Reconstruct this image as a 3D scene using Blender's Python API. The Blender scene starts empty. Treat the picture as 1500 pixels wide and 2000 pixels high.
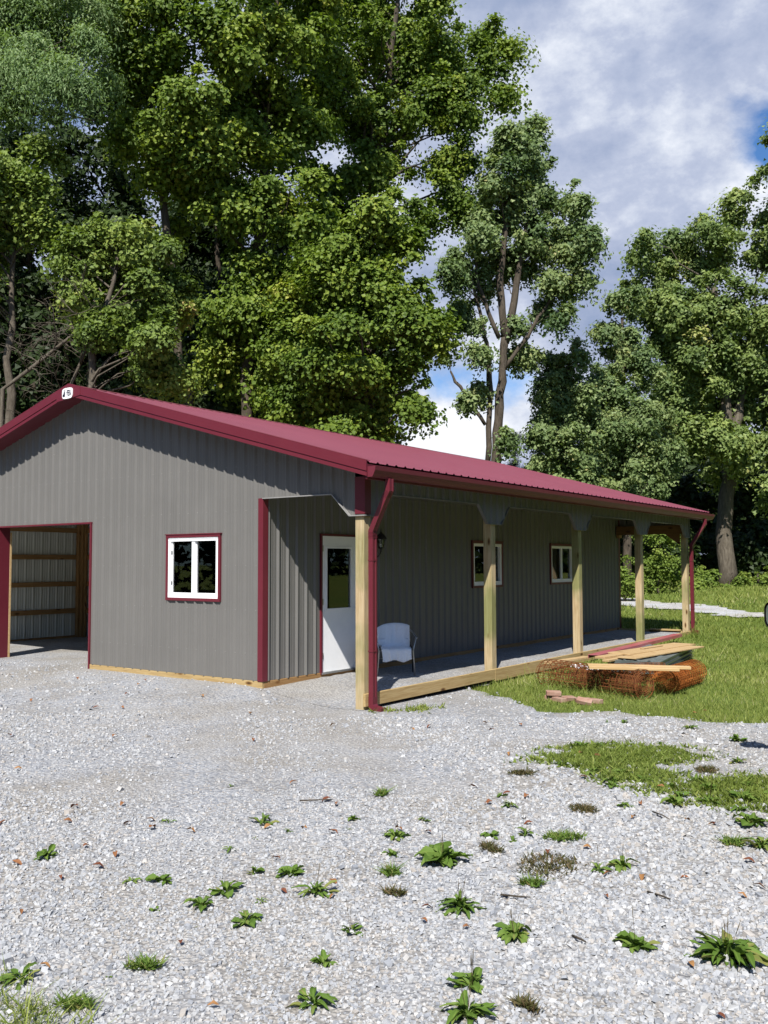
import bpy, bmesh, math, random
import numpy as np
from mathutils import Vector, Matrix

# look
EXPOSURE = 0.80
SKY_STRENGTH = 0.07
SIDING1, SIDING2 = (.120, .1155, .109), (.134, .129, .122)
LEAFK = 1.0
SKY_BLUE = [((-0.1933, 0.893, 0.4064), 500, 0.34), ((-0.2585, 0.8578, 0.4443), 900, 0.2), ((-0.3981, 0.8006, 0.4478), 1200, 0.18), ((-0.4532, 0.8724, 0.1832), 500, 0.26), ((-0.5239, 0.832, 0.1823), 900, 0.22), ((-0.6249, 0.7542, 0.2017), 400, 0.15)]
SKY_CLOUD = [((-0.3329, 0.8497, 0.4088), 14, 0.2), ((-0.2915, 0.8136, 0.5031), 60, 0.1), ((-0.3171, 0.8629, 0.3936), 90, 0.12), ((-0.4588, 0.8233, 0.3341), 60, 0.1), ((-0.5034, 0.8534, 0.135), 500, 0.22), ((-0.5546, 0.8191, 0.1468), 900, 0.16), ((-0.5744, 0.661, 0.4829), 12, 0.12)]
SKY_WHITE = [((-0.3268, 0.8481, 0.417), 260, 0.09), ((-0.3589, 0.8232, 0.44), 600, 0.09), ((-0.2782, 0.8702, 0.4065), 300, 0.07), ((-0.5032, 0.8531, 0.1378), 600, 0.3), ((-0.5497, 0.8219, 0.1496), 700, 0.22), ((-0.5805, 0.684, 0.4417), 10, 0.12), ((-0.4467, 0.8452, 0.2935), 160, -0.05), ((-0.2362, 0.893, 0.383), 300, 0.06)]

S = bpy.context.scene
COL = S.collection
R = math.radians

# ------------------------------------------------------------------ camera, sky, sun, exposure
cam_d = bpy.data.cameras.new('camera')
cam = bpy.data.objects.new('camera', cam_d); COL.objects.link(cam); S.camera = cam
cam_d.sensor_fit = 'VERTICAL'; cam_d.sensor_height = 24.0
cam_d.lens = 24.0*1768.23/2000.0
cam_d.clip_start = .05; cam_d.clip_end = 5000
CAM = np.array([6.9935, -9.1660, 1.8602])
YAW, PITCH, ROLL = 0.62957, 0.05730, -0.00268
_r = Vector((math.cos(YAW), math.sin(YAW), 0)); _h = Vector((-math.sin(YAW), math.cos(YAW), 0))
_f = _h*math.cos(PITCH)+Vector((0, 0, math.sin(PITCH))); _u = -_h*math.sin(PITCH)+Vector((0, 0, math.cos(PITCH)))
_r2 = _r*math.cos(ROLL)+_u*math.sin(ROLL); _u2 = -_r*math.sin(ROLL)+_u*math.cos(ROLL)
_m = Matrix((_r2, _u2, -_f)).transposed().to_4x4(); _m.translation = Vector(CAM)
cam.matrix_world = _m

SUNDIR = Vector((-.385, .79, -1.0)).normalized()          # the way the light travels
SUN_EL = math.asin(-SUNDIR.z)
SUN_AZ = math.atan2(-SUNDIR.x, -SUNDIR.y)                 # clockwise from +Y
sun_d = bpy.data.lights.new('sun', 'SUN'); sun_d.energy = 5.0; sun_d.angle = R(.53); sun_d.color = (1, .965, .90)
sun = bpy.data.objects.new('sun', sun_d); COL.objects.link(sun)
sun.rotation_euler = SUNDIR.to_track_quat('-Z', 'Y').to_euler(); sun.location = (10, -20, 30)

S.view_settings.view_transform = 'Standard'; S.view_settings.look = 'None'
S.view_settings.gamma = 1; S.view_settings.use_curve_mapping = False
S.view_settings.exposure = EXPOSURE
S.render.engine = 'CYCLES'
S.cycles.max_bounces = 8; S.cycles.diffuse_bounces = 5; S.cycles.glossy_bounces = 3
S.cycles.transmission_bounces = 4; S.cycles.transparent_max_bounces = 8

W_ = bpy.data.worlds.new('World'); S.world = W_; W_.use_nodes = True
def world_sky():
    nt = W_.node_tree; N = nt.nodes; L = nt.links; N.clear()
    out = N.new('ShaderNodeOutputWorld'); bg = N.new('ShaderNodeBackground'); L.new(bg.outputs[0], out.inputs[0])
    bg.inputs['Strength'].default_value = SKY_STRENGTH
    sky = N.new('ShaderNodeTexSky'); sky.sky_type = 'NISHITA'; sky.sun_disc = False
    sky.sun_elevation = SUN_EL; sky.sun_rotation = SUN_AZ; sky.air_density = 1.0; sky.dust_density = .6; sky.ozone_density = 2.2
    tc = N.new('ShaderNodeTexCoord')
    nrm = N.new('ShaderNodeVectorMath'); nrm.operation = 'NORMALIZE'; L.new(tc.outputs['Generated'], nrm.inputs[0])
    sep = N.new('ShaderNodeSeparateXYZ'); L.new(nrm.outputs[0], sep.inputs[0])
    def math_(op, a, b=None, clamp=False):
        n = N.new('ShaderNodeMath'); n.operation = op; n.use_clamp = clamp
        for k, v in enumerate((a, b)):
            if v is None: continue
            if isinstance(v, (int, float)): n.inputs[k].default_value = v
            else: L.new(v, n.inputs[k])
        return n.outputs[0]
    cmb = N.new('ShaderNodeCombineXYZ'); L.new(math_('MULTIPLY', sep.outputs[0], 1.55), cmb.inputs[0]); L.new(math_('MULTIPLY', sep.outputs[1], 1.55), cmb.inputs[1]); L.new(math_('MULTIPLY', sep.outputs[2], 2.3), cmb.inputs[2])
    def noise(scale, detail, rough, off, dist=0.0):
        mp = N.new('ShaderNodeMapping'); mp.inputs['Location'].default_value = off; L.new(cmb.outputs[0], mp.inputs[0])
        n = N.new('ShaderNodeTexNoise'); n.inputs['Scale'].default_value = scale; n.inputs['Detail'].default_value = detail
        n.inputs['Roughness'].default_value = rough; n.inputs['Distortion'].default_value = dist
        L.new(mp.outputs[0], n.inputs['Vector']); return n.outputs['Fac']
    def blob(d, tight):                                    # soft spot about a direction
        v = N.new('ShaderNodeVectorMath'); v.operation = 'DOT_PRODUCT'; L.new(nrm.outputs[0], v.inputs[0]); v.inputs[1].default_value = d
        return math_('POWER', math_('MAXIMUM', v.outputs['Value'], 0.0), tight)
    def ramp(fac, stops):
        r = N.new('ShaderNodeValToRGB'); el = r.color_ramp.elements
        while len(el) < len(stops): el.new(.5)
        for e, (p_, c) in zip(el, stops): e.position = p_; e.color = (*c, 1)
        L.new(fac, r.inputs[0]); return r.outputs[0]
    cover = math_('ADD', math_('MULTIPLY', noise(2.6, 10, .60, (1.7, .4, 0), .08), 1.0), -.075)
    for d, tight, amt in SKY_BLUE: cover = math_('SUBTRACT', cover, math_('MULTIPLY', blob(d, tight), amt))
    for d, tight, amt in SKY_CLOUD: cover = math_('ADD', cover, math_('MULTIPLY', blob(d, tight), amt))
    mask = ramp(cover, [(.39, (0, 0, 0)), (.46, (.5, .5, .5)), (.53, (1, 1, 1))])
    shade = math_('ADD', math_('MULTIPLY', noise(4.6, 11, .62, (7.3, 2.2, 0), .06), 1.5), -.27)
    for d, tight, amt in SKY_WHITE: shade = math_('ADD', shade, math_('MULTIPLY', blob(d, tight), amt))
    k = 1.0/SKY_STRENGTH
    cl = ramp(shade, [(.22, (.15*k, .20*k, .315*k)), (.44, (.225*k, .265*k, .37*k)), (.60, (.30*k, .335*k, .43*k)), (.72, (.41*k, .44*k, .51*k)), (.9, (.60*k, .615*k, .645*k))])
    deep = N.new('ShaderNodeMix'); deep.data_type = 'RGBA'; deep.blend_type = 'MULTIPLY'; deep.inputs[0].default_value = 1
    L.new(sky.outputs[0], deep.inputs[6]); deep.inputs[7].default_value = (.60, .92, 1.25, 1)
    mix = N.new('ShaderNodeMix'); mix.data_type = 'RGBA'; L.new(mask, mix.inputs[0]); L.new(deep.outputs[2], mix.inputs[6]); L.new(cl, mix.inputs[7])
    L.new(mix.outputs[2], bg.inputs['Color'])
world_sky()

# ------------------------------------------------------------------ helpers
def tag(o, label=None, cat=None, group=None, kind=None):
    if label: o['label'] = label
    if cat: o['category'] = cat
    if group: o['group'] = group
    if kind: o['kind'] = kind
    return o
def empty(name, loc, rz=0.0):
    o = bpy.data.objects.new(name, None); o.empty_display_size = .2; o.location = loc; o.rotation_euler = (0, 0, rz); COL.objects.link(o); return o
def link(name, me, mat=None, parent=None):
    o = bpy.data.objects.new(name, me); COL.objects.link(o)
    if mat is not None and not me.materials: me.materials.append(mat)
    if parent is not None: o.parent = parent
    return o
def np_mesh(name, verts, faces, tint=None, smooth=False):
    """faces: one (n,k) array or a list of such arrays; tint: one float per vertex"""
    me = bpy.data.meshes.new(name)
    fl = [np.asarray(f, dtype=np.int32) for f in (faces if isinstance(faces, list) else [faces])]
    verts = np.asarray(verts, dtype=np.float32)
    me.vertices.add(len(verts)); me.vertices.foreach_set('co', verts.ravel())
    loops = np.concatenate([f.ravel() for f in fl]); tot = np.concatenate([np.full(len(f), f.shape[1], np.int32) for f in fl])
    start = np.concatenate([[0], np.cumsum(tot)[:-1]]).astype(np.int32)
    me.loops.add(len(loops)); me.loops.foreach_set('vertex_index', loops)
    me.polygons.add(len(tot)); me.polygons.foreach_set('loop_start', start); me.polygons.foreach_set('loop_total', tot)
    me.polygons.foreach_set('use_smooth', np.full(len(tot), smooth))
    if tint is not None:
        a = me.attributes.new('tint', 'FLOAT', 'POINT'); a.data.foreach_set('value', np.asarray(tint, np.float32))
    me.update(calc_edges=True); return me
class MB:
    """collects shapes into one mesh"""
    def __init__(s): s.v = []; s.f = []; s.sm = []
    def add(s, vs, fs, smooth=False):
        b = len(s.v); s.v += [tuple(v) for v in vs]; s.f += [tuple(i+b for i in f) for f in fs]; s.sm += [smooth]*len(fs); return s
    def box(s, a, b, bev=0.0):
        x0, y0, z0 = [min(a[i], b[i]) for i in range(3)]; x1, y1, z1 = [max(a[i], b[i]) for i in range(3)]
        if bev <= 0:
            return s.add([(x0,y0,z0),(x1,y0,z0),(x1,y1,z0),(x0,y1,z0),(x0,y0,z1),(x1,y0,z1),(x1,y1,z1),(x0,y1,z1)],
                [(0,3,2,1),(4,5,6,7),(0,1,5,4),(1,2,6,5),(2,3,7,6),(3,0,4,7)])
        bm = bmesh.new(); bmesh.ops.create_cube(bm, size=1)
        for v in bm.verts: v.co = Vector(((x0+x1)/2+v.co.x*(x1-x0), (y0+y1)/2+v.co.y*(y1-y0), (z0+z1)/2+v.co.z*(z1-z0)))
        bmesh.ops.bevel(bm, geom=bm.edges[:], offset=bev, segments=1, profile=.5, affect='EDGES')
        return s.bm(bm)
    def bm(s, bm, M=None, smooth=False):
        bm.verts.ensure_lookup_table()
        for i, v in enumerate(bm.verts): v.index = i
        s.add([(M @ v.co if M else v.co)[:] for v in bm.verts], [tuple(v.index for v in f.verts) for f in bm.faces], smooth); bm.free(); return s
    def obox(s, c, size, M, bev=0.0):
        t = MB().box([-x/2 for x in size], [x/2 for x in size], bev)
        return s.add([tuple(Vector(c)+M @ Vector(v)) for v in t.v], t.f)
    def beam(s, a, b, w, h, up=(0, 0, 1), bev=0.0):
        a = Vector(a); b = Vector(b); d = (b-a); x = d.normalized(); y = Vector(up).cross(x).normalized(); z = x.cross(y)
        return s.obox((a+b)/2, (d.length, w, h), Matrix((x, y, z)).transposed(), bev)
    def tube(s, pts, r, n=6, cap=True, smooth=True):
        pts = [Vector(p) for p in pts]; rs = r if isinstance(r, (list, tuple)) else [r]*len(pts)
        vs = []; prev = None
        for i, p in enumerate(pts):
            t = (pts[min(i+1, len(pts)-1)]-pts[max(i-1, 0)]).normalized()
            if prev is None: x = t.orthogonal().normalized()
            else: x = (prev-t*prev.dot(t)); x = x.normalized() if x.length > 1e-6 else t.orthogonal().normalized()
            prev = x; y = t.cross(x)
            for k in range(n):
                a = 2*math.pi*k/n; vs.append(p+(x*math.cos(a)+y*math.sin(a))*rs[i])
        fs = [(i*n+k, i*n+(k+1) % n, (i+1)*n+(k+1) % n, (i+1)*n+k) for i in range(len(pts)-1) for k in range(n)]
        if cap: fs += [tuple(range(n-1, -1, -1)), tuple((len(pts)-1)*n+k for k in range(n))]
        return s.add(vs, fs, smooth)
    def sweep(s, pts, sec, xdir, cap=True):
        """rectangular or any section (list of 2D) swept along pts; xdir is the section's fixed first axis"""
        pts = [Vector(p) for p in pts]; vs = []; n = len(sec); xd = Vector(xdir).normalized()
        for i, p in enumerate(pts):
            t = Vector((0, 0, 0))
            if i < len(pts)-1: t += (pts[i+1]-p).normalized()
            if i > 0: t += (p-pts[i-1]).normalized()
            t.normalize(); y = t.cross(xd).normalized()
            k = 1.0
            if 0 < i < len(pts)-1: k = 1/max(.5, (pts[i+1]-p).normalized().dot(t))
            for a, b in sec: vs.append(p+xd*a+y*b*k)
        fs = [(i*n+k, i*n+(k+1) % n, (i+1)*n+(k+1) % n, (i+1)*n+k) for i in range(len(pts)-1) for k in range(n)]
        if cap: fs += [tuple(range(n-1, -1, -1)), tuple((len(pts)-1)*n+k for k in range(n))]
        return s.add(vs, fs)
    def prism(s, poly, off):
        n = len(poly); o = Vector(off); vs = [Vector(p) for p in poly]; vs += [v+o for v in vs]
        return s.add(vs, [tuple(range(n-1, -1, -1)), tuple(range(n, 2*n))]+[(k, (k+1) % n, n+(k+1) % n, n+k) for k in range(n)])
    def lathe(s, prof, c, n=12, smooth=True):
        vs = []; c = Vector(c)
        for r, z in prof: vs += [c+Vector((r*math.cos(2*math.pi*k/n), r*math.sin(2*math.pi*k/n), z)) for k in range(n)]
        return s.add(vs, [(i*n+k, i*n+(k+1) % n, (i+1)*n+(k+1) % n, (i+1)*n+k) for i in range(len(prof)-1) for k in range(n)], smooth)
    def build(s, name, mat=None, parent=None, fix=True):
        me = bpy.data.meshes.new(name); me.from_pydata(s.v, [], s.f)
        me.polygons.foreach_set('use_smooth', s.sm)
        if fix:
            bm = bmesh.new(); bm.from_mesh(me); bmesh.ops.recalc_face_normals(bm, faces=bm.faces[:]); bm.to_mesh(me); bm.free()
        me.update(); return link(name, me, mat, parent)

# ------------------------------------------------------------------ materials
def new_mat(name):
    m = bpy.data.materials.new(name); m.use_nodes = True; nt = m.node_tree
    return m, nt, nt.nodes, nt.links, nt.nodes['Principled BSDF'], nt.nodes['Material Output']
def ramp_node(N, stops, interp='LINEAR'):
    r = N.new('ShaderNodeValToRGB'); r.color_ramp.interpolation = interp; el = r.color_ramp.elements
    while len(el) < len(stops): el.new(.5)
    for e, (p_, c) in zip(el, stops): e.position = p_; e.color = (*c, 1)
    return r
def coords(N, L, scale=(1, 1, 1), which='Object', rot=(0, 0, 0)):
    tc = N.new('ShaderNodeTexCoord'); mp = N.new('ShaderNodeMapping'); mp.inputs['Scale'].default_value = scale; mp.inputs['Rotation'].default_value = rot
    L.new(tc.outputs[which], mp.inputs[0]); return mp.outputs[0]
def noise_node(N, L, vec, scale, detail=4, rough=.5, dist=0):
    n = N.new('ShaderNodeTexNoise'); n.inputs['Scale'].default_value = scale; n.inputs['Detail'].default_value = detail
    n.inputs['Roughness'].default_value = rough; n.inputs['Distortion'].default_value = dist
    if vec is not None: L.new(vec, n.inputs['Vector'])
    return n.outputs['Fac']
def bump(N, L, b, height, strength=.3, dist=.01):
    n = N.new('ShaderNodeBump'); n.inputs['Strength'].default_value = strength; n.inputs['Distance'].default_value = dist
    L.new(height, n.inputs['Height']); L.new(n.outputs[0], b.inputs['Normal'])
def paint(name, c1, c2, rough=.4, spec=.5, nscale=3.0, metal=0.0, bmp=.0, coat=0.0):
    m, nt, N, L, b, o = new_mat(name)
    v = coords(N, L); f = noise_node(N, L, v, nscale, 6, .6)
    r = ramp_node(N, [(.3, c1), (.7, c2)]); L.new(f, r.inputs[0]); L.new(r.outputs[0], b.inputs['Base Color'])
    f2 = noise_node(N, L, v, nscale*6, 4, .6)
    mr = N.new('ShaderNodeMapRange'); mr.inputs[3].default_value = rough-.07; mr.inputs[4].default_value = rough+.1; L.new(f2, mr.inputs[0]); L.new(mr.outputs[0], b.inputs['Roughness'])
    b.inputs['Specular IOR Level'].default_value = spec; b.inputs['Metallic'].default_value = metal; b.inputs['Coat Weight'].default_value = coat
    if bmp: bump(N, L, b, noise_node(N, L, v, 1.4, 2, .4), bmp, .02)
    return m
def wood(name, axis, cols, green=None, knots=True):
    m, nt, N, L, b, o = new_mat(name)
    sc = [9.0, 9.0, 9.0]; sc[axis] = .45
    v = coords(N, L, sc)
    f = noise_node(N, L, v, 3.2, 8, .62, 1.2)
    r = ramp_node(N, [(.28, cols[0]), (.5, cols[1]), (.72, cols[2])]); L.new(f, r.inputs[0])
    col = r.outputs[0]
    sc2 = [28.0, 28.0, 28.0]; sc2[axis] = 1.2
    f2 = noise_node(N, L, coords(N, L, sc2), 3.0, 4, .6)
    mx = N.new('ShaderNodeMix'); mx.data_type = 'RGBA'; mx.blend_type = 'MULTIPLY'; mx.inputs[0].default_value = .45
    r2 = ramp_node(N, [(.35, (.62, .55, .45)), (.6, (1, 1, 1))]); L.new(f2, r2.inputs[0]); L.new(col, mx.inputs[6]); L.new(r2.outputs[0], mx.inputs[7]); col = mx.outputs[2]
    if knots:
        sk = [5.5, 5.5, 5.5]; sk[axis] = 2.1
        vo = N.new('ShaderNodeTexVoronoi'); vo.inputs['Scale'].default_value = 1.0; vo.inputs['Randomness'].default_value = 1; L.new(coords(N, L, sk), vo.inputs['Vector'])
        rk = ramp_node(N, [(.05, (.10, .045, .015)), (.10, (.45, .3, .16)), (.17, (1, 1, 1))]); L.new(vo.outputs['Distance'], rk.inputs[0])
        mk = N.new('ShaderNodeMix'); mk.data_type = 'RGBA'; mk.blend_type = 'MULTIPLY'; mk.inputs[0].default_value = .9; L.new(col, mk.inputs[6]); L.new(rk.outputs[0], mk.inputs[7]); col = mk.outputs[2]
    if green:
        f3 = noise_node(N, L, coords(N, L), 1.1, 3, .5); r3 = ramp_node(N, [(.42, (0, 0, 0)), (.6, (1, 1, 1))]); L.new(f3, r3.inputs[0])
        mg = N.new('ShaderNodeMix'); mg.data_type = 'RGBA'; L.new(r3.outputs[0], mg.inputs[0]); L.new(col, mg.inputs[6])
        mm = N.new('ShaderNodeMix'); mm.data_type = 'RGBA'; mm.blend_type = 'MULTIPLY'; mm.inputs[0].default_value = 1; L.new(col, mm.inputs[6]); mm.inputs[7].default_value = (*green, 1)
        L.new(mm.outputs[2], mg.inputs[7]); col = mg.outputs[2]
    L.new(col, b.inputs['Base Color']); b.inputs['Roughness'].default_value = .8; b.inputs['Specular IOR Level'].default_value = .25
    bump(N, L, b, f2, .25, .004)
    return m
def leaf_mat(name, stops, trans=.32, rough=.42, spec=.4):
    m, nt, N, L, b, o = new_mat(name)
    a = N.new('ShaderNodeAttribute'); a.attribute_name = 'tint'
    r = ramp_node(N, stops); L.new(a.outputs['Fac'], r.inputs[0]); L.new(r.outputs[0], b.inputs['Base Color'])
    b.inputs['Roughness'].default_value = rough; b.inputs['Specular IOR Level'].default_value = spec
    t = N.new('ShaderNodeBsdfTranslucent')
    mc = N.new('ShaderNodeMix'); mc.data_type = 'RGBA'; mc.blend_type = 'MULTIPLY'; mc.inputs[0].default_value = 1; L.new(r.outputs[0], mc.inputs[6]); mc.inputs[7].default_value = (1.15, 1.25, .5, 1)
    L.new(mc.outputs[2], t.inputs[0])
    mx = N.new('ShaderNodeMixShader'); mx.inputs[0].default_value = trans; L.new(b.outputs[0], mx.inputs[1]); L.new(t.outputs[0], mx.inputs[2]); L.new(mx.outputs[0], o.inputs[0])
    return m
def bark_mat(name, c1, c2):
    m, nt, N, L, b, o = new_mat(name)
    v = coords(N, L, (5, 5, 1.1)); f = noise_node(N, L, v, 2.4, 8, .7, .6)
    r = ramp_node(N, [(.3, c1), (.68, c2)]); L.new(f, r.inputs[0]); L.new(r.outputs[0], b.inputs['Base Color']); b.inputs['Roughness'].default_value = .9; b.inputs['Specular IOR Level'].default_value = .15
    bump(N, L, b, f, .9, .04); return m
def glass_mat(name, refl=1.0, tint=(.86, .92, .9)):
    m, nt, N, L, b, o = new_mat(name); N.remove(b)
    fr = N.new('ShaderNodeFresnel'); fr.inputs[0].default_value = 1.5
    g = N.new('ShaderNodeBsdfGlossy'); g.inputs['Roughness'].default_value = .015
    v = coords(N, L); nz = noise_node(N, L, v, 1.6, 2, .4); bp = N.new('ShaderNodeBump'); bp.inputs['Strength'].default_value = .04; bp.inputs['Distance'].default_value = .02
    L.new(nz, bp.inputs['Height']); L.new(bp.outputs[0], g.inputs['Normal'])
    t = N.new('ShaderNodeBsdfTransparent'); t.inputs[0].default_value = (*tint, 1)
    ml = N.new('ShaderNodeMath'); ml.operation = 'MULTIPLY'; ml.inputs[1].default_value = 1.6*refl; ml.use_clamp = True; L.new(fr.outputs[0], ml.inputs[0])
    mx = N.new('ShaderNodeMixShader'); L.new(ml.outputs[0], mx.inputs[0]); L.new(t.outputs[0], mx.inputs[1]); L.new(g.outputs[0], mx.inputs[2]); L.new(mx.outputs[0], o.inputs[0]); return m
def gravel_mat(name, gain=1.0):
    m, nt, N, L, b, o = new_mat(name)
    v = coords(N, L)
    wob = N.new('ShaderNodeTexNoise'); wob.inputs['Scale'].default_value = 30; wob.inputs['Detail'].default_value = 2; L.new(v, wob.inputs['Vector'])
    va = N.new('ShaderNodeVectorMath'); va.operation = 'MULTIPLY_ADD'; L.new(wob.outputs['Color'], va.inputs[0]); va.inputs[1].default_value = (.02, .02, .02); L.new(v, va.inputs[2])
    vo = N.new('ShaderNodeTexVoronoi'); vo.inputs['Scale'].default_value = 34; L.new(va.outputs[0], vo.inputs['Vector'])
    vf = N.new('ShaderNodeTexVoronoi'); vf.inputs['Scale'].default_value = 95; L.new(va.outputs[0], vf.inputs['Vector'])
    sp = N.new('ShaderNodeSeparateColor'); L.new(vo.outputs['Color'], sp.inputs[0])
    r = ramp_node(N, GRAVEL_STOPS); L.new(sp.outputs[0], r.inputs[0])
    spf = N.new('ShaderNodeSeparateColor'); L.new(vf.outputs['Color'], spf.inputs[0])
    rf = ramp_node(N, [(.0, (0.2464, 0.2387, 0.2271)), (.5, (0.3234, 0.308, 0.2888)), (1, (0.4004, 0.385, 0.3619))]); L.new(spf.outputs[0], rf.inputs[0])
    big = noise_node(N, L, v, .42, 5, .55, .4); rb = ramp_node(N, [(.42, (0, 0, 0)), (.58, (1, 1, 1))]); L.new(big, rb.inputs[0])
    mx = N.new('ShaderNodeMix'); mx.data_type = 'RGBA'; L.new(rb.outputs[0], mx.inputs[0]); L.new(r.outputs[0], mx.inputs[6]); L.new(rf.outputs[0], mx.inputs[7])
    gap = ramp_node(N, [(.25, (1, 1, 1)), (.62, (.45, .45, .47))]); L.new(vo.outputs['Distance'], gap.inputs[0])
    mg = N.new('ShaderNodeMix'); mg.data_type = 'RGBA'; mg.blend_type = 'MULTIPLY'; mg.inputs[0].default_value = .55; L.new(mx.outputs[2], mg.inputs[6]); L.new(gap.outputs[0], mg.inputs[7])
    dirt = noise_node(N, L, v, 1.3, 8, .65); rd = ramp_node(N, [(.36, (.80, .76, .70)), (.58, (1, 1, 1))]); L.new(dirt, rd.inputs[0])
    md = N.new('ShaderNodeMix'); md.data_type = 'RGBA'; md.blend_type = 'MULTIPLY'; md.inputs[0].default_value = .8; L.new(mg.outputs[2], md.inputs[6]); L.new(rd.outputs[0], md.inputs[7])
    if gain != 1:
        br = N.new('ShaderNodeMix'); br.data_type = 'RGBA'; br.blend_type = 'MULTIPLY'; br.inputs[0].default_value = 1; L.new(md.outputs[2], br.inputs[6]); br.inputs[7].default_value = (gain, gain, gain, 1); md = br
    L.new(md.outputs[2], b.inputs['Base Color']); b.inputs['Roughness'].default_value = .85; b.inputs['Specular IOR Level'].default_value = .3
    inv = N.new('ShaderNodeMath'); inv.operation = 'SUBTRACT'; inv.inputs[0].default_value = 1; L.new(vo.outputs['Distance'], inv.inputs[1])
    bump(N, L, b, inv.outputs[0], .9, .018)
    return m
def tint_mat(name, stops, rough=.8, spec=.3):
    m, nt, N, L, b, o = new_mat(name)
    a = N.new('ShaderNodeAttribute'); a.attribute_name = 'tint'; r = ramp_node(N, stops); L.new(a.outputs['Fac'], r.inputs[0])
    v = coords(N, L); f = noise_node(N, L, v, 60, 4, .6); rn = ramp_node(N, [(.3, (.82, .82, .82)), (.7, (1, 1, 1))]); L.new(f, rn.inputs[0])
    mx = N.new('ShaderNodeMix'); mx.data_type = 'RGBA'; mx.blend_type = 'MULTIPLY'; mx.inputs[0].default_value = 1; L.new(r.outputs[0], mx.inputs[6]); L.new(rn.outputs[0], mx.inputs[7])
    L.new(mx.outputs[2], b.inputs['Base Color']); b.inputs['Roughness'].default_value = rough; b.inputs['Specular IOR Level'].default_value = spec; return m
def lawn_mat(name):
    m, nt, N, L, b, o = new_mat(name)
    v = coords(N, L); f = noise_node(N, L, v, 14, 8, .7); f2 = noise_node(N, L, v, .35, 4, .6)
    r = ramp_node(N, [(.3, (0.077, 0.1001, 0.0231)), (.55, (0.127, 0.1578, 0.0385)), (.75, (0.1771, 0.1848, 0.07315))]); L.new(f, r.inputs[0])
    r2 = ramp_node(N, [(.35, (.82, .95, .8)), (.65, (1.1, 1.02, .95))]); L.new(f2, r2.inputs[0])
    mx = N.new('ShaderNodeMix'); mx.data_type = 'RGBA'; mx.blend_type = 'MULTIPLY'; mx.inputs[0].default_value = 1; L.new(r.outputs[0], mx.inputs[6]); L.new(r2.outputs[0], mx.inputs[7])
    L.new(mx.outputs[2], b.inputs['Base Color']); b.inputs['Roughness'].default_value = .95; b.inputs['Specular IOR Level'].default_value = .1
    bump(N, L, b, f, 1.0, .05); return m

GRAVEL_STOPS = [(.0, (0.2118, 0.222, 0.2432)), (.2, (0.2856, 0.293, 0.3105)), (.5, (0.3398, 0.344, 0.354)), (.78, (0.394, 0.395, 0.3985)), (.93, (0.3448, 0.315, 0.2846)), (1, (0.458, 0.46, 0.4657))]
M = {}
M['siding'] = paint('siding_paint', SIDING1, SIDING2, .34, .5, 1.2, bmp=.05)
M['maroon'] = paint('maroon_paint', (0.09856, 0.01193, 0.02079), (0.1124, 0.01463, 0.02387), .38, .4, 2.0, bmp=.04)
M['roof'] = paint('roof_paint', (.140, .034, .048), (.160, .040, .055), .30, .6, .8, bmp=.06)
M['gutter'] = paint('gutter_paint', (0.1001, 0.0154, 0.02541), (0.1193, 0.01925, 0.0308), .42, .3, 1.2, bmp=.06)
M['white'] = paint('white_paint', (.74, .745, .75), (.80, .80, .80), .35, .4, 5)
M['trim'] = paint('grey_trim_paint', (0.2002, 0.1963, 0.1887), (0.2387, 0.231, 0.2233), .4, .4, 4)
M['liner'] = paint('liner_paint', (0.4774, 0.4928, 0.4466), (0.539, 0.5544, 0.5082), .4, .4, 1.5)
M['black'] = paint('black_metal', (.008, .008, .009), (.016, .016, .017), .35, .5, 6)
M['steel'] = paint('steel', (.32, .33, .33), (.45, .46, .46), .3, .5, 9, metal=.8)
PINE = [(0.308, 0.2194, 0.1155), (0.4004, 0.308, 0.1809), (0.462, 0.3773, 0.2464)]
M['wood_z'] = wood('treated_pine_post', 2, PINE, (0.4774, 0.616, 0.4235))
M['wood_y'] = wood('treated_pine_board', 1, [(0.2772, 0.1809, 0.07315), (0.3619, 0.258, 0.1193), (0.4235, 0.3196, 0.1617)])
M['wood_x'] = wood('treated_pine_board_cross', 0, [(0.2772, 0.1809, 0.07315), (0.3619, 0.258, 0.1193), (0.4235, 0.3196, 0.1617)])
BR = [(0.2156, 0.1193, 0.0462), (0.2926, 0.1694, 0.0693), (0.3542, 0.2233, 0.1001)]
M['beam_x'] = wood('dim_beam_across', 0, [(.10, .05, .018), (.15, .08, .03), (.19, .11, .045)])
M['girt_y'] = wood('old_pine_along', 1, BR); M['girt_x'] = wood('old_pine_across', 0, BR); M['girt_z'] = wood('old_pine_upright', 2, BR)
M['plank'] = wood('fresh_plank', 0, [(0.3542, 0.2233, 0.0924), (0.4466, 0.308, 0.154), (0.5082, 0.385, 0.2156)])
M['plank_y'] = wood('fresh_plank_along', 1, [(0.308, 0.1925, 0.0847), (0.4004, 0.2772, 0.1386), (0.462, 0.3465, 0.2002)])
M['glass'] = glass_mat('window_glass'); M['glass_clear'] = glass_mat('lantern_glass', .8)
M['gravel'] = gravel_mat('gravel_ground'); M['gravel_pale'] = gravel_mat('pale_path_gravel', 1.45); M['stone'] = tint_mat('crushed_stone', GRAVEL_STOPS, .8, .35)
M['lawn'] = lawn_mat('lawn_soil')
M['grass'] = leaf_mat('grass_blade', [(0, (0.08542, 0.1209, 0.02072)), (.5, (0.1647, 0.213, 0.04145)), (.85, (0.2623, 0.282, 0.07483)), (1, (0.3191, 0.3011, 0.1611))], .3, .6, .2)
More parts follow.
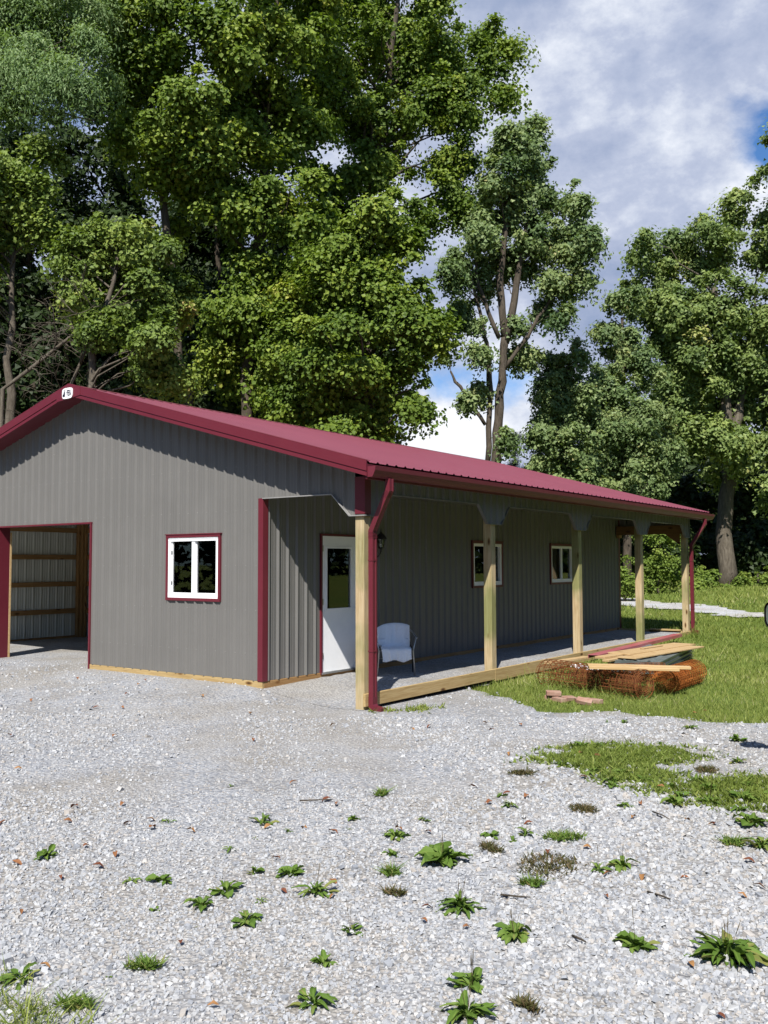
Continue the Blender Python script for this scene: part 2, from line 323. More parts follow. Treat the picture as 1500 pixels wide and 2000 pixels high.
M['weed'] = leaf_mat('weed_leaf', [(0, (0.0476, 0.08603, 0.01311)), (.45, (0.08331, 0.1449, 0.02294)), (.85, (0.1388, 0.1948, 0.04096)), (1, (0.1984, 0.163, 0.05735))], .22, .65, .16)
M['mat_weed'] = leaf_mat('brown_weed', [(0, (0.0385, 0.0462, 0.01155)), (.5, (0.07315, 0.0693, 0.0231)), (1, (0.1309, 0.0847, 0.04235))], .2, .6, .2)
M['stalk'] = paint('seed_stalk', (0.0539, 0.04235, 0.01925), (0.0924, 0.06545, 0.02695), .8, .2, 20)
M['deadleaf'] = tint_mat('dead_leaf', [(0, (0.09948, 0.02945, 0.01309)), (.5, (0.1679, 0.05563, 0.02291)), (1, (0.2611, 0.1309, 0.04582))], .7, .3)
M['sycamore'] = leaf_mat('sycamore_leaf', [(0, (0.05565, 0.0977, 0.01507)), (.45, (0.1193, 0.1784, 0.0241)), (.85, (0.2286, 0.2817, 0.03917)), (1, (0.3083, 0.3128, 0.06025))], .32, .55, .22)
M['oak'] = leaf_mat('oak_leaf', [(0, (0.06941, 0.1118, 0.02327)), (.5, (0.1474, 0.2041, 0.03938)), (.9, (0.2494, 0.3009, 0.06086)), (1, (0.3305, 0.2579, 0.08955))], .28, .55, .22)
M['feather'] = leaf_mat('feathery_leaf', [(0, (0.1009, 0.1643, 0.05657)), (.5, (0.1716, 0.2505, 0.09425)), (1, (0.2724, 0.3225, 0.1508))], .35, .55, .22)
M['cottonwood'] = leaf_mat('cottonwood_leaf', [(0, (0.07141, 0.1207, 0.04409)), (.5, (0.1517, 0.208, 0.07496)), (.9, (0.2567, 0.3018, 0.1146)), (1, (0.34, 0.3122, 0.1323))], .3, .55, .25)
M['poplar'] = leaf_mat('poplar_leaf', [(0, (0.07971, 0.1259, 0.03659)), (.5, (0.1633, 0.2195, 0.06218)), (.9, (0.2658, 0.315, 0.09144)), (1, (0.3332, 0.323, 0.1098))], .3, .55, .25)
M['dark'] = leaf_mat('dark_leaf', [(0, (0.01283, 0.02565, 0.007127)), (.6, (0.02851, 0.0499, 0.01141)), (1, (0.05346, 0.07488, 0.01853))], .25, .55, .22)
M['vine'] = leaf_mat('vine_leaf', [(0, (0.07043, 0.1141, 0.01609)), (.5, (0.1409, 0.2012, 0.0322)), (1, (0.2394, 0.2818, 0.06037))], .35, .55, .22)
M['needle'] = leaf_mat('pine_needle', [(0, (0.01232, 0.02618, 0.00924)), (1, (0.03465, 0.0539, 0.01925))], .1)
M['bark'] = bark_mat('grey_brown_bark', (0.0308, 0.02464, 0.01848), (0.1001, 0.08085, 0.0616))
M['bark_pale'] = bark_mat('pale_bark', (0.04909, 0.03927, 0.02887), (0.1386, 0.1183, 0.0924))
M['bark_dark'] = bark_mat('dark_bark', (0.0231, 0.01771, 0.01309), (0.077, 0.0616, 0.0462))
M['rust'] = paint('rusty_wire', (0.07488, 0.02298, 0.009148), (0.1946, 0.06627, 0.02058), .85, .2, 14)
M['rust_bright'] = paint('bright_rust_wire', (0.2209, 0.06575, 0.01559), (0.4417, 0.1494, 0.03249), .85, .2, 14)
M['brick'] = paint('old_brick', (0.231, 0.1155, 0.0847), (0.3234, 0.2233, 0.1694), .9, .2, 14, bmp=.3)
M['cloth'] = paint('white_cotton', (.76, .78, .83), (.82, .84, .88), .95, .1, 30)
M['plastic'] = paint('crumpled_plastic', (0.4235, 0.4158, 0.4158), (0.5544, 0.5544, 0.5544), .3, .5, 9)
M['steel_mirror'] = paint('mirror_silver', (.30, .34, .37), (.34, .38, .41), .12, .5, 3, metal=.9)
M['sheet'] = paint('galvanised_sheet', (0.1097, 0.1355, 0.1355), (0.1902, 0.2101, 0.2033), .35, .5, 4, metal=.3)
M['redtrim'] = paint('red_channel_paint', (0.34, 0.06006, 0.07007), (0.34, 0.1301, 0.1401), .35, .5, 3, bmp=.05)

# ------------------------------------------------------------------ terrain
def sstep(a, b, x):
    t = np.clip((np.asarray(x, float)-a)/(b-a), 0, 1); return t*t*(3-2*t)
def gh(x, y):
    x = np.asarray(x, float); y = np.asarray(y, float)
    rise = .032*np.maximum(0, np.minimum(y, 45)-8)
    bank = .155*sstep(-4.5, -.3, y)*(1-sstep(-2.2, -.35, x))*(1-sstep(9, 12, y))
    lump = .012*np.sin(x*1.7+y*.6)*np.cos(y*1.3-x*.4)
    return rise+bank+lump*(1-sstep(-.6, -.1, y)*0)
def pt_dist(P, poly):
    """signed distance (inside negative) of points P (n,2) to a closed polygon"""
    poly = np.asarray(poly, float); d = np.full(len(P), 1e9); ins = np.zeros(len(P), bool)
    for i in range(len(poly)):
        a = poly[i]; b = poly[(i+1) % len(poly)]; ab = b-a; ap = P-a
        t = np.clip((ap@ab)/(ab@ab), 0, 1); d = np.minimum(d, np.hypot(*(ap-t[:, None]*ab).T))
        c = ((a[1] > P[:, 1]) != (b[1] > P[:, 1])) & (P[:, 0] < (b[0]-a[0])*(P[:, 1]-a[1])/((b[1]-a[1]) or 1e-9)+a[0]); ins ^= c
    return np.where(ins, -d, d)
def wob(x, y, s=1.0):
    return s*(.10*np.sin(3.1*x+1.3*y)+.07*np.sin(7.3*x-5.1*y+1)+.05*np.sin(13*x+11*y+2)+.035*np.sin(23*x-19*y))
LOT = [(-30, -30), (30, -30), (30, -12), (9, -3.5), (7.2, -1.2), (5.6, 1.55), (4.39, 1.80), (3.95, 1.74), (3.27, 1.64), (2.5, 1.60), (1.98, 1.30), (1.45, 1.55), (.7, 2.0), (.03, 2.5), (-.1, 2.6), (-.1, 4.0), (-16, 4.2), (-18, 1), (-30, 1)]
PATH = [(-14, 28), (-6.2, 24.1), (-5.1, 23.5), (-3.8, 22.6), (-2.6, 21.9), (-1.0, 20.4), (.33, 19.3), (2.5, 17.6), (7, 15), (7, 12.9), (2.5, 15.8), (.75, 17.2), (.5, 17.4), (-.5, 18.0), (-2.06, 18.8), (-3.7, 20.0), (-4.7, 20.4), (-14, 24)]
def lot_sd(P): return pt_dist(P, LOT)+wob(P[:, 0], P[:, 1])
def path_sd(P): return pt_dist(P, PATH)+wob(P[:, 0]*.8, P[:, 1]*.8, 2.2)+.55*np.maximum(0, np.sin(P[:, 0]*1.7)*np.sin(P[:, 1]*3.3+.5)-.25)+.4*np.maximum(0, np.sin(P[:, 0]*4.1+P[:, 1]*2.2)-.75)
def march(x0, x1, y0, y1, step, sdf, dz):
    """a sheet over the ground, cut along sdf = 0"""
    xs = np.arange(x0, x1+1e-6, step); ys = np.arange(y0, y1+1e-6, step); X, Y = np.meshgrid(xs, ys, indexing='ij')
    D = sdf(np.stack([X.ravel(), Y.ravel()], 1)).reshape(X.shape); vs = []; idx = {}; fs = []
    def vert(key, x, y):
        if key not in idx: idx[key] = len(vs); vs.append((x, y))
        return idx[key]
    for i in range(len(xs)-1):
        for j in range(len(ys)-1):
            c = [(i, j), (i+1, j), (i+1, j+1), (i, j+1)]; d = [D[a] for a in c]
            if min(d) >= 0: continue
            f = []
            for k in range(4):
                a, b = c[k], c[(k+1) % 4]; da, db = d[k], d[(k+1) % 4]
                if da < 0: f.append(vert(a, xs[a[0]], ys[a[1]]))
                if (da < 0) != (db < 0):
                    t = da/(da-db); f.append(vert((min(a, b), max(a, b)), xs[a[0]]+t*(xs[b[0]]-xs[a[0]]), ys[a[1]]+t*(ys[b[1]]-ys[a[1]])))
            if len(f) > 2: fs.append(tuple(f))
    v = np.array(vs); z = gh(v[:, 0], v[:, 1])+dz
    me = bpy.data.meshes.new('sheet'); me.from_pydata([(a, b, c) for (a, b), c in zip(vs, z)], [], fs); me.polygons.foreach_set('use_smooth', [True]*len(fs)); me.update(); return me
def ground_sheet():
    fine = np.concatenate([[-1500, -600, -250, -120], np.arange(-70, 70.1, 1.0), [120, 250, 600, 1500]])
    X, Y = np.meshgrid(fine, fine, indexing='ij'); n = len(fine); Z = gh(X, Y); Z -= (.14*sstep(.25, 1.0, -pt_dist(np.stack([X.ravel(), Y.ravel()], 1), LOT))).reshape(X.shape)
    V = np.stack([X.ravel(), Y.ravel(), Z.ravel()], 1); k = np.arange(n*n).reshape(n, n)
    F = np.stack([k[:-1, :-1], k[1:, :-1], k[1:, 1:], k[:-1, 1:]], -1).reshape(-1, 4)
    return np_mesh('ground', V, F, smooth=True)
tag(link('ground', ground_sheet(), M['lawn']), 'green lawn ground running back to the wood edge', kind='structure')
tag(link('gravel_lot', march(-24, 16, -20, 4.2, .2, lot_sd, .02), M['gravel']), 'pale crushed limestone gravel lot in front of the building', kind='structure')
tag(link('gravel_path', march(-14, 8, 12, 29, .2, path_sd, .03), M['gravel_pale']), 'strip of pale gravel crossing the lawn behind the porch', kind='structure')
def porch_floor():
    xs = np.linspace(-1.80, .0, 19); ys = np.linspace(-.05, 12.86, 130); X, Y = np.meshgrid(xs, ys, indexing='ij')
    t = sstep(.0, 1.5, Y); rng = np.random.default_rng(5)
    Z = (gh(X, np.minimum(Y, 0))+.024)*(1-t)+(.185+.012*np.sin(Y*2.1+X*3)*np.cos(Y*.9)+.02*sstep(-.35, -.05, X)*np.sin(Y*1.9))*t+rng.normal(0, .004, X.shape)*t
    n, m = X.shape; k = np.arange(n*m).reshape(n, m)
    return np_mesh('porch_gravel', np.stack([X.ravel(), Y.ravel(), Z.ravel()], 1), np.stack([k[:-1, :-1], k[1:, :-1], k[1:, 1:], k[:-1, 1:]], -1).reshape(-1, 4), smooth=True)
tag(link('porch_gravel', porch_floor(), M['gravel']), 'loose gravel floor filling the porch behind the kerb board', kind='structure')

# crushed stone, real stones near the camera
FW = np.array([-math.sin(YAW), math.cos(YAW)]); RT = np.array([math.cos(YAW), math.sin(YAW)])
def fan(rng, d0, d1, n, k=.47):
    d = np.sqrt(rng.uniform(d0*d0, d1*d1, n)); l = rng.uniform(-k, k, n)*d
    return CAM[:2]+d[:, None]*FW+l[:, None]*RT, d
def stones():
    rng = np.random.default_rng(11); P = []; SZ = []
    for d0, d1, n, s in ((3.0, 5.2, 24500, .0097), (5.2, 7.5, 24500, .0106), (7.5, 11, 18000, .0118), (11, 16, 5500, .014)):
        p, d = fan(rng, d0, d1, n); sd = lot_sd(p); ok = sd < .0+rng.uniform(-.05, .12, n)
        fine = .5+.5*np.sin(p[:, 0]*.9+p[:, 1]*1.6+np.sin(p[:, 1]*.8)*1.4)           # finer stone in places
        wv = .5*np.sin(p[:, 0]*1.9+p[:, 1]*.7)+.35*np.sin(p[:, 1]*2.7-p[:, 0]*1.1+1)+.25*np.sin(p[:, 0]*5.3+p[:, 1]*4.1)
        tr1 = np.exp(-((p[:, 0]*.55+p[:, 1]*.83+.55+.3*np.sin(p[:, 0]*.8))/.42)**2); tr2 = np.exp(-((p[:, 0]*.55+p[:, 1]*.83+2.1+.3*np.sin(p[:, 0]*.8+.4))/.42)**2)   # two wheel tracks
        pad = np.exp(-(((p[:, 0]-.9)/1.5)**2+((p[:, 1]+4.9)/1.3)**2))
        worn = np.clip(.85*np.maximum(tr1, tr2)+.8*pad+.25*wv, 0, 1)*sstep(6.0, 8.5, d)
        sz = s*np.exp(rng.normal(0, .36, n))*(1-.28*fine)*(1-.34*worn)
        ok &= rng.random(n) > .72*worn
        ok &= ~((p[:, 1] > .0) & (p[:, 0] > -11.6) & (p[:, 0] < .05) & ~((p[:, 0] > -8.2) & (p[:, 0] < -5.7)))
        P.append(p[ok]); SZ.append(sz[ok])
    P = np.concatenate(P); SZ = np.concatenate(SZ); n = len(P)
    base = np.array([[-1,-1,-1],[1,-1,-1],[1,1,-1],[-1,1,-1],[-1,-1,1],[1,-1,1],[1,1,1],[-1,1,1]], float)
    V = base[None]*rng.uniform(.55, 1.15, (n, 8, 3))
    V[:, 4:, :2] *= rng.uniform(.45, .95, (n, 1, 1)); V *= np.stack([np.ones(n), rng.uniform(.6, .95, n), rng.uniform(.38, .75, n)], 1)[:, None]
    # random rotation: yaw, then a tilt
    a = rng.uniform(0, 2*math.pi, n); tx = rng.normal(0, .28, n); ty = rng.normal(0, .28, n)
    def rot(V, i, j, ang):
        c, s = np.cos(ang)[:, None], np.sin(ang)[:, None]; vi = V[:, :, i]*c-V[:, :, j]*s; vj = V[:, :, i]*s+V[:, :, j]*c; V = V.copy(); V[:, :, i] = vi; V[:, :, j] = vj; return V
    V = rot(rot(rot(V, 1, 2, tx), 0, 2, ty), 0, 1, a)*SZ[:, None, None]
    V[:, :, 0] += P[:, 0:1]; V[:, :, 1] += P[:, 1:2]; V[:, :, 2] += (gh(P[:, 0], P[:, 1])+.02+SZ*rng.uniform(.05, .5, n))[:, None]
    f = np.array([[4,5,6,7],[0,1,5,4],[1,2,6,5],[2,3,7,6],[3,0,4,7]]); F = (f[None]+(np.arange(n)*8)[:, None, None]).reshape(-1, 4)
    return np_mesh('gravel_stones', V.reshape(-1, 3), F, np.repeat(np.clip(rng.random(n), 0, 1), 8))
tag(link('gravel_stones', stones(), M['stone']), 'loose angular crushed limestone covering the lot', kind='stuff')

# ------------------------------------------------------------------ grass blades
def blades(P, h, w, rng, tint, lean=.45, z=None):
    n = len(P); a = rng.uniform(0, 2*math.pi, n); dx, dy = np.cos(a), np.sin(a); l = rng.normal(0, lean, (n, 2))*h[:, None]
    z0 = gh(P[:, 0], P[:, 1]) if z is None else z
    V = np.zeros((n, 3, 3)); V[:, 0] = np.stack([P[:, 0]-dx*w, P[:, 1]-dy*w, z0], 1); V[:, 1] = np.stack([P[:, 0]+dx*w, P[:, 1]+dy*w, z0], 1)
    V[:, 2] = np.stack([P[:, 0]+l[:, 0], P[:, 1]+l[:, 1], z0+h], 1)
    return V.reshape(-1, 3), np.arange(n*3).reshape(n, 3), np.repeat(tint, 3)
def join(parts):
    Vs, Fs, Ts, b = [], [], [], 0
    for V, F, T in parts: Vs.append(V); Fs.append(F+b); Ts.append(T); b += len(V)
    return np.concatenate(Vs), np.concatenate(Fs), np.concatenate(Ts)
def lawn():
    rng = np.random.default_rng(21); parts = []
    for d0, d1, n, hh, w in ((9, 14, 95000, .044, .0042), (14, 20, 66000, .055, .0070), (20, 29, 52000, .075, .0115), (29, 46, 40000, .10, .021)):
        p, d = fan(rng, d0, d1, n, .5)
        ok = (lot_sd(p) > rng.normal(.0, .10, n)) & (path_sd(p) > rng.normal(0, .12, n))
        ok &= ~((p[:, 0] > -11.9) & (p[:, 0] < .05) & (p[:, 1] > -.3) & (p[:, 1] < 13.05))
        p = p[ok]; m = len(p)
        lush = .5+.5*np.sin(p[:, 0]*1.3+np.sin(p[:, 1]*1.1)*2)*np.cos(p[:, 1]*.9-p[:, 0]*.4)
        edge = sstep(.45, .0, lot_sd(p))
        tall = 1+.9*sstep(1.0, .0, np.abs(p[:, 0]-.25))*(p[:, 1] > 12)*(p[:, 1] < 13.6)
        h = hh*np.exp(rng.normal(0, .35, m))*(.75+.5*lush)*(1+.35*edge)*tall
        parts.append(blades(p, h, w*rng.uniform(.7, 1.4, m), rng, np.clip(rng.normal(.5, .2, m)+.30*(lush-.5)+.16*np.sin(p[:, 0]*.43+1)*np.sin(p[:, 1]*.31)-.1*edge, 0, 1)))
    V, F, T = join(parts); return np_mesh('lawn_grass', V, F, T)
tag(link('lawn_grass', lawn(), M['grass']), 'mown green grass of the lawn beside and behind the porch', kind='stuff')

# ------------------------------------------------------------------ the building
WX = -1.7634            # outer face of the long wall under the porch
XL = -11.5; XR = -5.7516; YB = 13.0; EX = .33; OV = .37
SL = .2751
def roofz(x): return 3.105+SL*(EX-x) if x >= XR else 3.105+SL*(EX-(2*XR-x))
def prof(pitch=.2, major=.02, minor=.0035):
    p = [(0, 0), (.027, major), (.041, major), (.068, 0), (.096, 0), (.104, minor), (.110, minor), (.118, 0), (.148, 0), (.156, minor), (.162, minor), (.170, 0)]
    return [(a*pitch/.2, b) for a, b in p]
def ribbed(mb, u0, u1, zb, zt, holes, w, pitch=.2, phase=0.0, major=.026, minor=.003, extra=()):
    """ribbed sheet: u along, z up, h out; zb/zt functions of u; holes = [(u0,u1,z0,z1)]; w maps (u,z,h) to the world"""
    P = prof(pitch, major, minor); k0 = math.floor((u0-phase)/pitch)-1; bp = []
    k = k0
    while phase+k*pitch < u1+pitch:
        bp += [(phase+k*pitch+a, b) for a, b in P]; k += 1
    us = np.array([a for a, _ in bp]); hs = np.array([b for _, b in bp])
    cuts = [u0, u1]+[c for h in holes for c in h[:2] if u0 < c < u1]+[c for c in extra if u0 < c < u1]
    allu = sorted(set([u for u in us if u0 < u < u1]+cuts)); hh = np.interp(allu, us, hs)
    for i in range(len(allu)-1):
        a, b = allu[i], allu[i+1]
        if b-a < 1e-5: continue
        m = (a+b)/2
        segs = [[('f', zb), ('f', zt)]]
        for (c0, c1, z0, z1) in holes:
            if c0 <= m <= c1:
                segs = []
                if z0 > zb(m)+1e-4: segs.append([('f', zb), ('c', z0)])
                if z1 < zt(m)-1e-4: segs.append([('c', z1), ('f', zt)])
        for lo, hi in segs:
            g = lambda e, u: e[1](u) if e[0] == 'f' else e[1]
            mb.add([w(a, g(lo, a), hh[i]), w(b, g(lo, b), hh[i+1]), w(b, g(hi, b), hh[i+1]), w(a, g(hi, a), hh[i])], [(0, 1, 2, 3)])
    return mb
bld = empty('pole_building', (0, 0, 0))
tag(bld, 'long charcoal grey metal pole building with maroon roof and open porch', 'building')
GZ = .25
# openings
GAR = (-8.30, -5.6166, -1, 2.531)
GW0, GW1, GWZ0, GWZ1 = -3.745, -2.578, 1.325, 2.303
DOOR = (1.255, 2.169, .2523, 2.2823)
W2 = (5.65, 6.84, 1.40, 2.29); W3 = (9.0, 10.2, 1.40, 2.29)
# front gable siding (main wall, plus the porch header cut by its angled brace)
mb = MB()
def front_bottom(u):
    if u <= WX: return GZ
    if u <= -.5106: return 2.779
    if u <= -.2138: return 2.779+(u+.5106)/(.2968)*(2.487-2.779)
    return 2.487
ADDED_GAR = (-11.30, -8.75, -1, 2.531)  # second doorway out of view, added to let daylight into the garage
holes = [GAR, ADDED_GAR, (GW0+.02, GW1-.02, GWZ0+.02, GWZ1-.02)]
wf = lambda u, z, h: (u, -h, z)
ribbed(mb, XL, WX, lambda u: GZ, lambda u: roofz(u)-.10, holes, wf, phase=.05)
ribbed(mb, WX, -.12, front_bottom, lambda u: roofz(u)-.10, [], wf, phase=.05, extra=(-.5106, -.2138))
mb.build('front_siding', M['siding'], bld, fix=False)
def screws():
    rows = [(.62, XL, WX), (1.22, XL, WX), (1.84, XL, WX), (2.62, XL, WX), (3.25, XL, -1.2), (3.75, -9.6, -2.4)]
    m = MB()
    for z, a, b in rows:
        k = math.ceil((a-.05)/.2)
        while .05+k*.2 < b-.05:
            u = .05+k*.2+.062; k += 1
            if ADDED_GAR[0]-.08 < u < GAR[1]+.08 and z < 2.6: continue
            if GW0-.05 < u < GW1+.05 and GWZ0-.05 < z < GWZ1+.05: continue
            m.add([(u-.006, -.001, z-.006), (u+.006, -.001, z-.006), (u+.006, -.001, z+.006), (u-.006, -.001, z+.006), (u-.004, -.009, z-.004), (u+.004, -.009, z-.004), (u+.004, -.009, z+.004), (u-.004, -.009, z+.004)],
                [(4, 5, 6, 7), (0, 1, 5, 4), (1, 2, 6, 5), (2, 3, 7, 6), (3, 0, 4, 7)])
    tag(m.build('siding_screws', M['trim'], bld), kind='stuff')
screws()
# long wall under the porch
mb = MB(); ws = lambda u, z, h: (WX+h, u, z)
ribbed(mb, .0, YB, lambda u: GZ, lambda u: roofz(WX)-.10, [(DOOR[0]-.035, DOOR[1]+.035, 0, DOOR[3]+.035), (W2[0]+.02, W2[1]-.02, W2[2]+.02, W2[3]-.02), (W3[0]+.02, W3[1]-.02, W3[2]+.02, W3[3]-.02)], ws, phase=.075)
mb.build('porch_siding', M['siding'], bld, fix=False)
mb = MB(); ribbed(mb, 0, YB, lambda u: .15, lambda u: roofz(XL)-.1, [], lambda u, z, h: (XL-h, YB-u, z)); mb.build('rear_side_siding', M['siding'], bld, fix=False)
mb = MB(); ribbed(mb, XL, WX, lambda u: .2, lambda u: roofz(u)-.1, [], lambda u, z, h: (u, YB+h, z)); mb.build('back_siding', M['siding'], bld, fix=False)
# porch headers along the posts and across the far end
YP = [0.0, 3.2785, 6.5762, 9.7871, 12.8686]; PW = .14; HB, HL = 2.782, 2.487
def side_bottom(u):
    for i, y in enumerate(YP):
        c = y+.07; d = u-c
        if i == 0:
            if u < .42: return HL if u < .22 else HL+(u-.22)/.2*(HB-HL)
            continue
        lo, hi = .22, .50
        if i == 4 and d > 0: return HL
        if abs(d) < lo: return HL
        if abs(d) < hi: return HL+(abs(d)-lo)/(hi-lo)*(HB-HL)
    return HB
mb = MB(); cuts = [.22, .42]+[y+.07+s*k for y in YP[1:] for s in (-1, 1) for k in (.22, .50)]
ribbed(mb, .10, YP[4]+.16, side_bottom, lambda u: 2.95, [], lambda u, z, h: (.012+h, u, z), phase=.03, extra=cuts)
mb.build('porch_header_siding', M['siding'], bld, fix=False)
def edge_trim(mb, pts, nrm, w=.05, t=.012):
    """J-trim along an edge: a thin lip"""
    for a, b in zip(pts[:-1], pts[1:]):
        mb.beam(a, b, w, t, up=(0, 0, 1) if abs(Vector(b).z-Vector(a).z) < .9*(Vector(b)-Vector(a)).length else (0, 0, 1))
mb = MB()
fr = [(WX+.02, -.012, 2.772), (-.5106, -.012, 2.772), (-.2138, -.012, 2.480), (.04, -.012, 2.480)]
edge_trim(mb, fr, None, .055, .014)
mb.build('header_trim', M['trim'], bld)
mb = MB()
for i in range(4):
    a, b = YP[i]+.07, YP[i+1]+.07
    p0 = (.012, .42 if i == 0 else a+.50, HB-.007); p1 = (.012, b-.50, HB-.007); p2 = (.012, b-.22, HL-.007); p3 = (.012, b+.22 if i < 3 else b+.09, HL-.007)
    q = ([(.012, 0, HL-.007), (.012, .22, HL-.007), p0] if i == 0 else [p0])+[p1, p2, p3]+([(.012, b+.50, HB-.007)] if i < 3 else [])
    edge_trim(mb, q, None, .05, .012)
mb.box((.005, YP[4]+.155, HL), (.035, YP[4]+.175, 2.95))
mb.build('header_trim', M['siding'], bld)
mb = MB()       # back of the header: carrier planks
for i in range(4):
    b = MB(); b.box((-.165, YP[i]+.001, HB+.01), (-.127, YP[i+1]-.001, 2.955)); b.build('header_plank', M['girt_y'], bld)
b = MB(); b.box((WX+.03, 12.78, 2.57), (-.05, 12.82, 2.78)); b.build('header_plank', M['beam_x'], bld)
b = MB(); b.box((WX+.012, 12.83, 2.50), (WX+.09, 13.0, 2.80)); b.build('header_plank', M['girt_z'], bld)
for y in (.06,):
    b = MB(); b.box((WX+.03, y, 2.80), (-.16, y+.038, 2.99)); b.build('header_plank', M['girt_x'], bld)
b = MB(); b.prism([(-.50, 12.8, 2.569), (-.14, 12.8, 2.569), (-.14, 12.8, 2.30)], (0, .03, 0)); b.build('brace', M['beam_x'], bld)
mb = MB(); ribbed(mb, WX+.03, .0, lambda u: 2.58, lambda u: roofz(u)-.1, [], lambda u, z, h: (u, 13.01+h, z)); mb.build('back_header_siding', M['siding'], bld, fix=False)
# porch ceiling (underside) and eave soffit
mb = MB(); mb.box((WX+.025, .02, 2.965), (.0, 13.0, 2.985)); mb.build('porch_ceiling', M['siding'], bld)
mb = MB(); mb.box((.0, .0, 2.952), (EX-.03, 13.3, 2.967)); mb.build('eave_soffit', M['siding'], bld)
mb = MB(); mb.box((EX-.03, -OV+.01, 2.90), (EX-.005, 13.66, 3.085)); mb.build('eave_fascia', M['maroon'], bld)
# roof: two ribbed slopes, ridge cap
cs = math.sqrt(1+SL*SL)
def wr(u, s, h): return (EX-s/cs, u, 3.105+SL*s/cs+h)
slen = (EX-XR)*cs
mb = MB(); ribbed(mb, -OV, 13.68, lambda u: 0, lambda u: slen-.02, [], wr, phase=.02, major=.019); mb.build('roof', M['roof'], bld, fix=False)
mb = MB(); ribbed(mb, -OV, 13.68, lambda u: 0, lambda u: slen-.02, [], lambda u, s, h: (2*XR-EX+s/cs, 13.31-u, 3.105+SL*s/cs+h), phase=.02, major=.019); mb.build('roof', M['roof'], bld, fix=False)
mb = MB(); t = .004; e = .16
zr = roofz(XR)+.021
mb.prism([(XR-e, -OV-.02, zr-SL*e), (XR, -OV-.02, zr+.004), (XR+e, -OV-.02, zr-SL*e), (XR+e, -OV-.02, zr-SL*e-.003), (XR, -OV-.02, zr), (XR-e, -OV-.02, zr-SL*e-.003)], (0, 13.68+OV+.04, 0))
mb.build('ridge_cap', M['roof'], bld)
mb = MB()       # screw heads along the eave end of the roof
k = 0
while .02-.4+k*.2 < 13.6:
    y = .02-.4+k*.2+.07; k += 1
    if y < -OV: continue
    for s in (.12, 1.3):
        x, yy, z = wr(y, s, 0); mb.box((x-.012, yy-.012, z), (x+.012, yy+.012, z+.014))
tag(mb.build('roof_screws', M['roof'], bld), kind='stuff')
# roof deck underside so no light leaks in
mb = MB()
for a, b in ((XR, EX-.04), (2*XR-EX+.04, XR)):
    mb.prism([(a, .02, roofz(a)-.03), (b, .02, roofz(b)-.03), (b, .02, roofz(b)-.05), (a, .02, roofz(a)-.05)], (0, 12.96, 0))
mb.build('roof_deck', M['liner'], bld)
# rake trim
def rake(xa, xb, name):
    mb = MB(); n = 1
    za, zb_ = roofz(xa), roofz(xb)
    def band(y0, y1, o0, o1):
        pa = [(xa, y0, za+o1), (xa, y1, za+o1), (xa, y1, za+o0), (xa, y0, za+o0)]; pb = [(xb, y0, zb_+o1), (xb, y1, zb_+o1), (xb, y1, zb_+o0), (xb, y0, zb_+o0)]
        mb.add(pa+pb, [(0, 1, 2, 3), (7, 6, 5, 4), (0, 4, 5, 1), (1, 5, 6, 2), (2, 6, 7, 3), (3, 7, 4, 0)])
    band(-OV-.022, -OV-.004, -.105, .024)
    band(-OV-.022, -OV+.06, .0245, .030)
    band(-OV-.004, -OV+.012, -.118, -.02)
    band(-OV-.016, -OV+.004, -.168, -.119)
    mb.build(name, M['maroon'], bld)
rake(XR, EX+.005, 'rake_trim'); rake(XR, 2*XR-EX, 'rake_trim')
mb = MB()       # gable peak plate closing the two rakes
zp = roofz(XR)
mb.prism([(XR-.31, -OV-.026, 4.531), (XR+.325, -OV-.026, 4.582), (XR+.325, -OV-.026, roofz(XR+.325)+.012), (XR, -OV-.026, zp+.022), (XR-.31, -OV-.026, roofz(XR-.31)+.012)], (0, .02, 0))
mb.build('peak_plate', M['maroon'], bld)
mb = MB()       # rake soffit
for a, b in ((XR, EX-.03), (2*XR-EX, XR)):
    mb.prism([(a, -OV+.01, roofz(a)-.125), (b, -OV+.01, roofz(b)-.125), (b, -OV+.01, roofz(b)-.14), (a, -OV+.01, roofz(a)-.14)], (0, OV-.006, 0))
mb.build('rake_soffit', M['maroon'], bld)
# emblem on the peak: white rounded plate with bars and letters
mb = MB(); pl = []
for k in range(40):
    a = 2*math.pi*k/40; c, s_ = math.cos(a), math.sin(a); ex = .5
    pl.append((-5.755+.137*math.copysign(abs(c)**ex, c), -OV-.026, 4.645+.088*math.copysign(abs(s_)**ex, s_)))
mb.prism(pl, (0, -.012, 0)); plate = mb.build('emblem_plate', M['white'], bld)
ink = paint('dark_ink', (.012, .014, .03), (.018, .02, .04), .5, .3, 8)
def text_mesh(name, s, size, loc, mat, parent, sx=1.0):
    cu = bpy.data.curves.new('t', 'FONT'); cu.body = s; cu.size = size; cu.extrude = .0025; cu.align_x = 'CENTER'; cu.align_y = 'CENTER'
    o = bpy.data.objects.new('t', cu); me = bpy.data.meshes.new_from_object(o)
    me.transform(Matrix.Translation(loc) @ Matrix.Rotation(R(90), 4, 'X') @ Matrix.Diagonal((sx, 1, 1, 1)))
    bpy.data.objects.remove(o); bpy.data.curves.remove(cu); return link(name, me, mat, parent)
text_mesh('lettering', 'fBi', .135, Vector((-5.705, -OV-.041, 4.643)), ink, plate, .92)
for x, hgt in ((-5.868, .045), (-5.846, .08), (-5.823, .115)): mb = MB(); mb.box((x, -OV-.0435, 4.592), (x+.014, -OV-.0385, 4.592+hgt)); mb.build('emblem_bar', ink, plate)
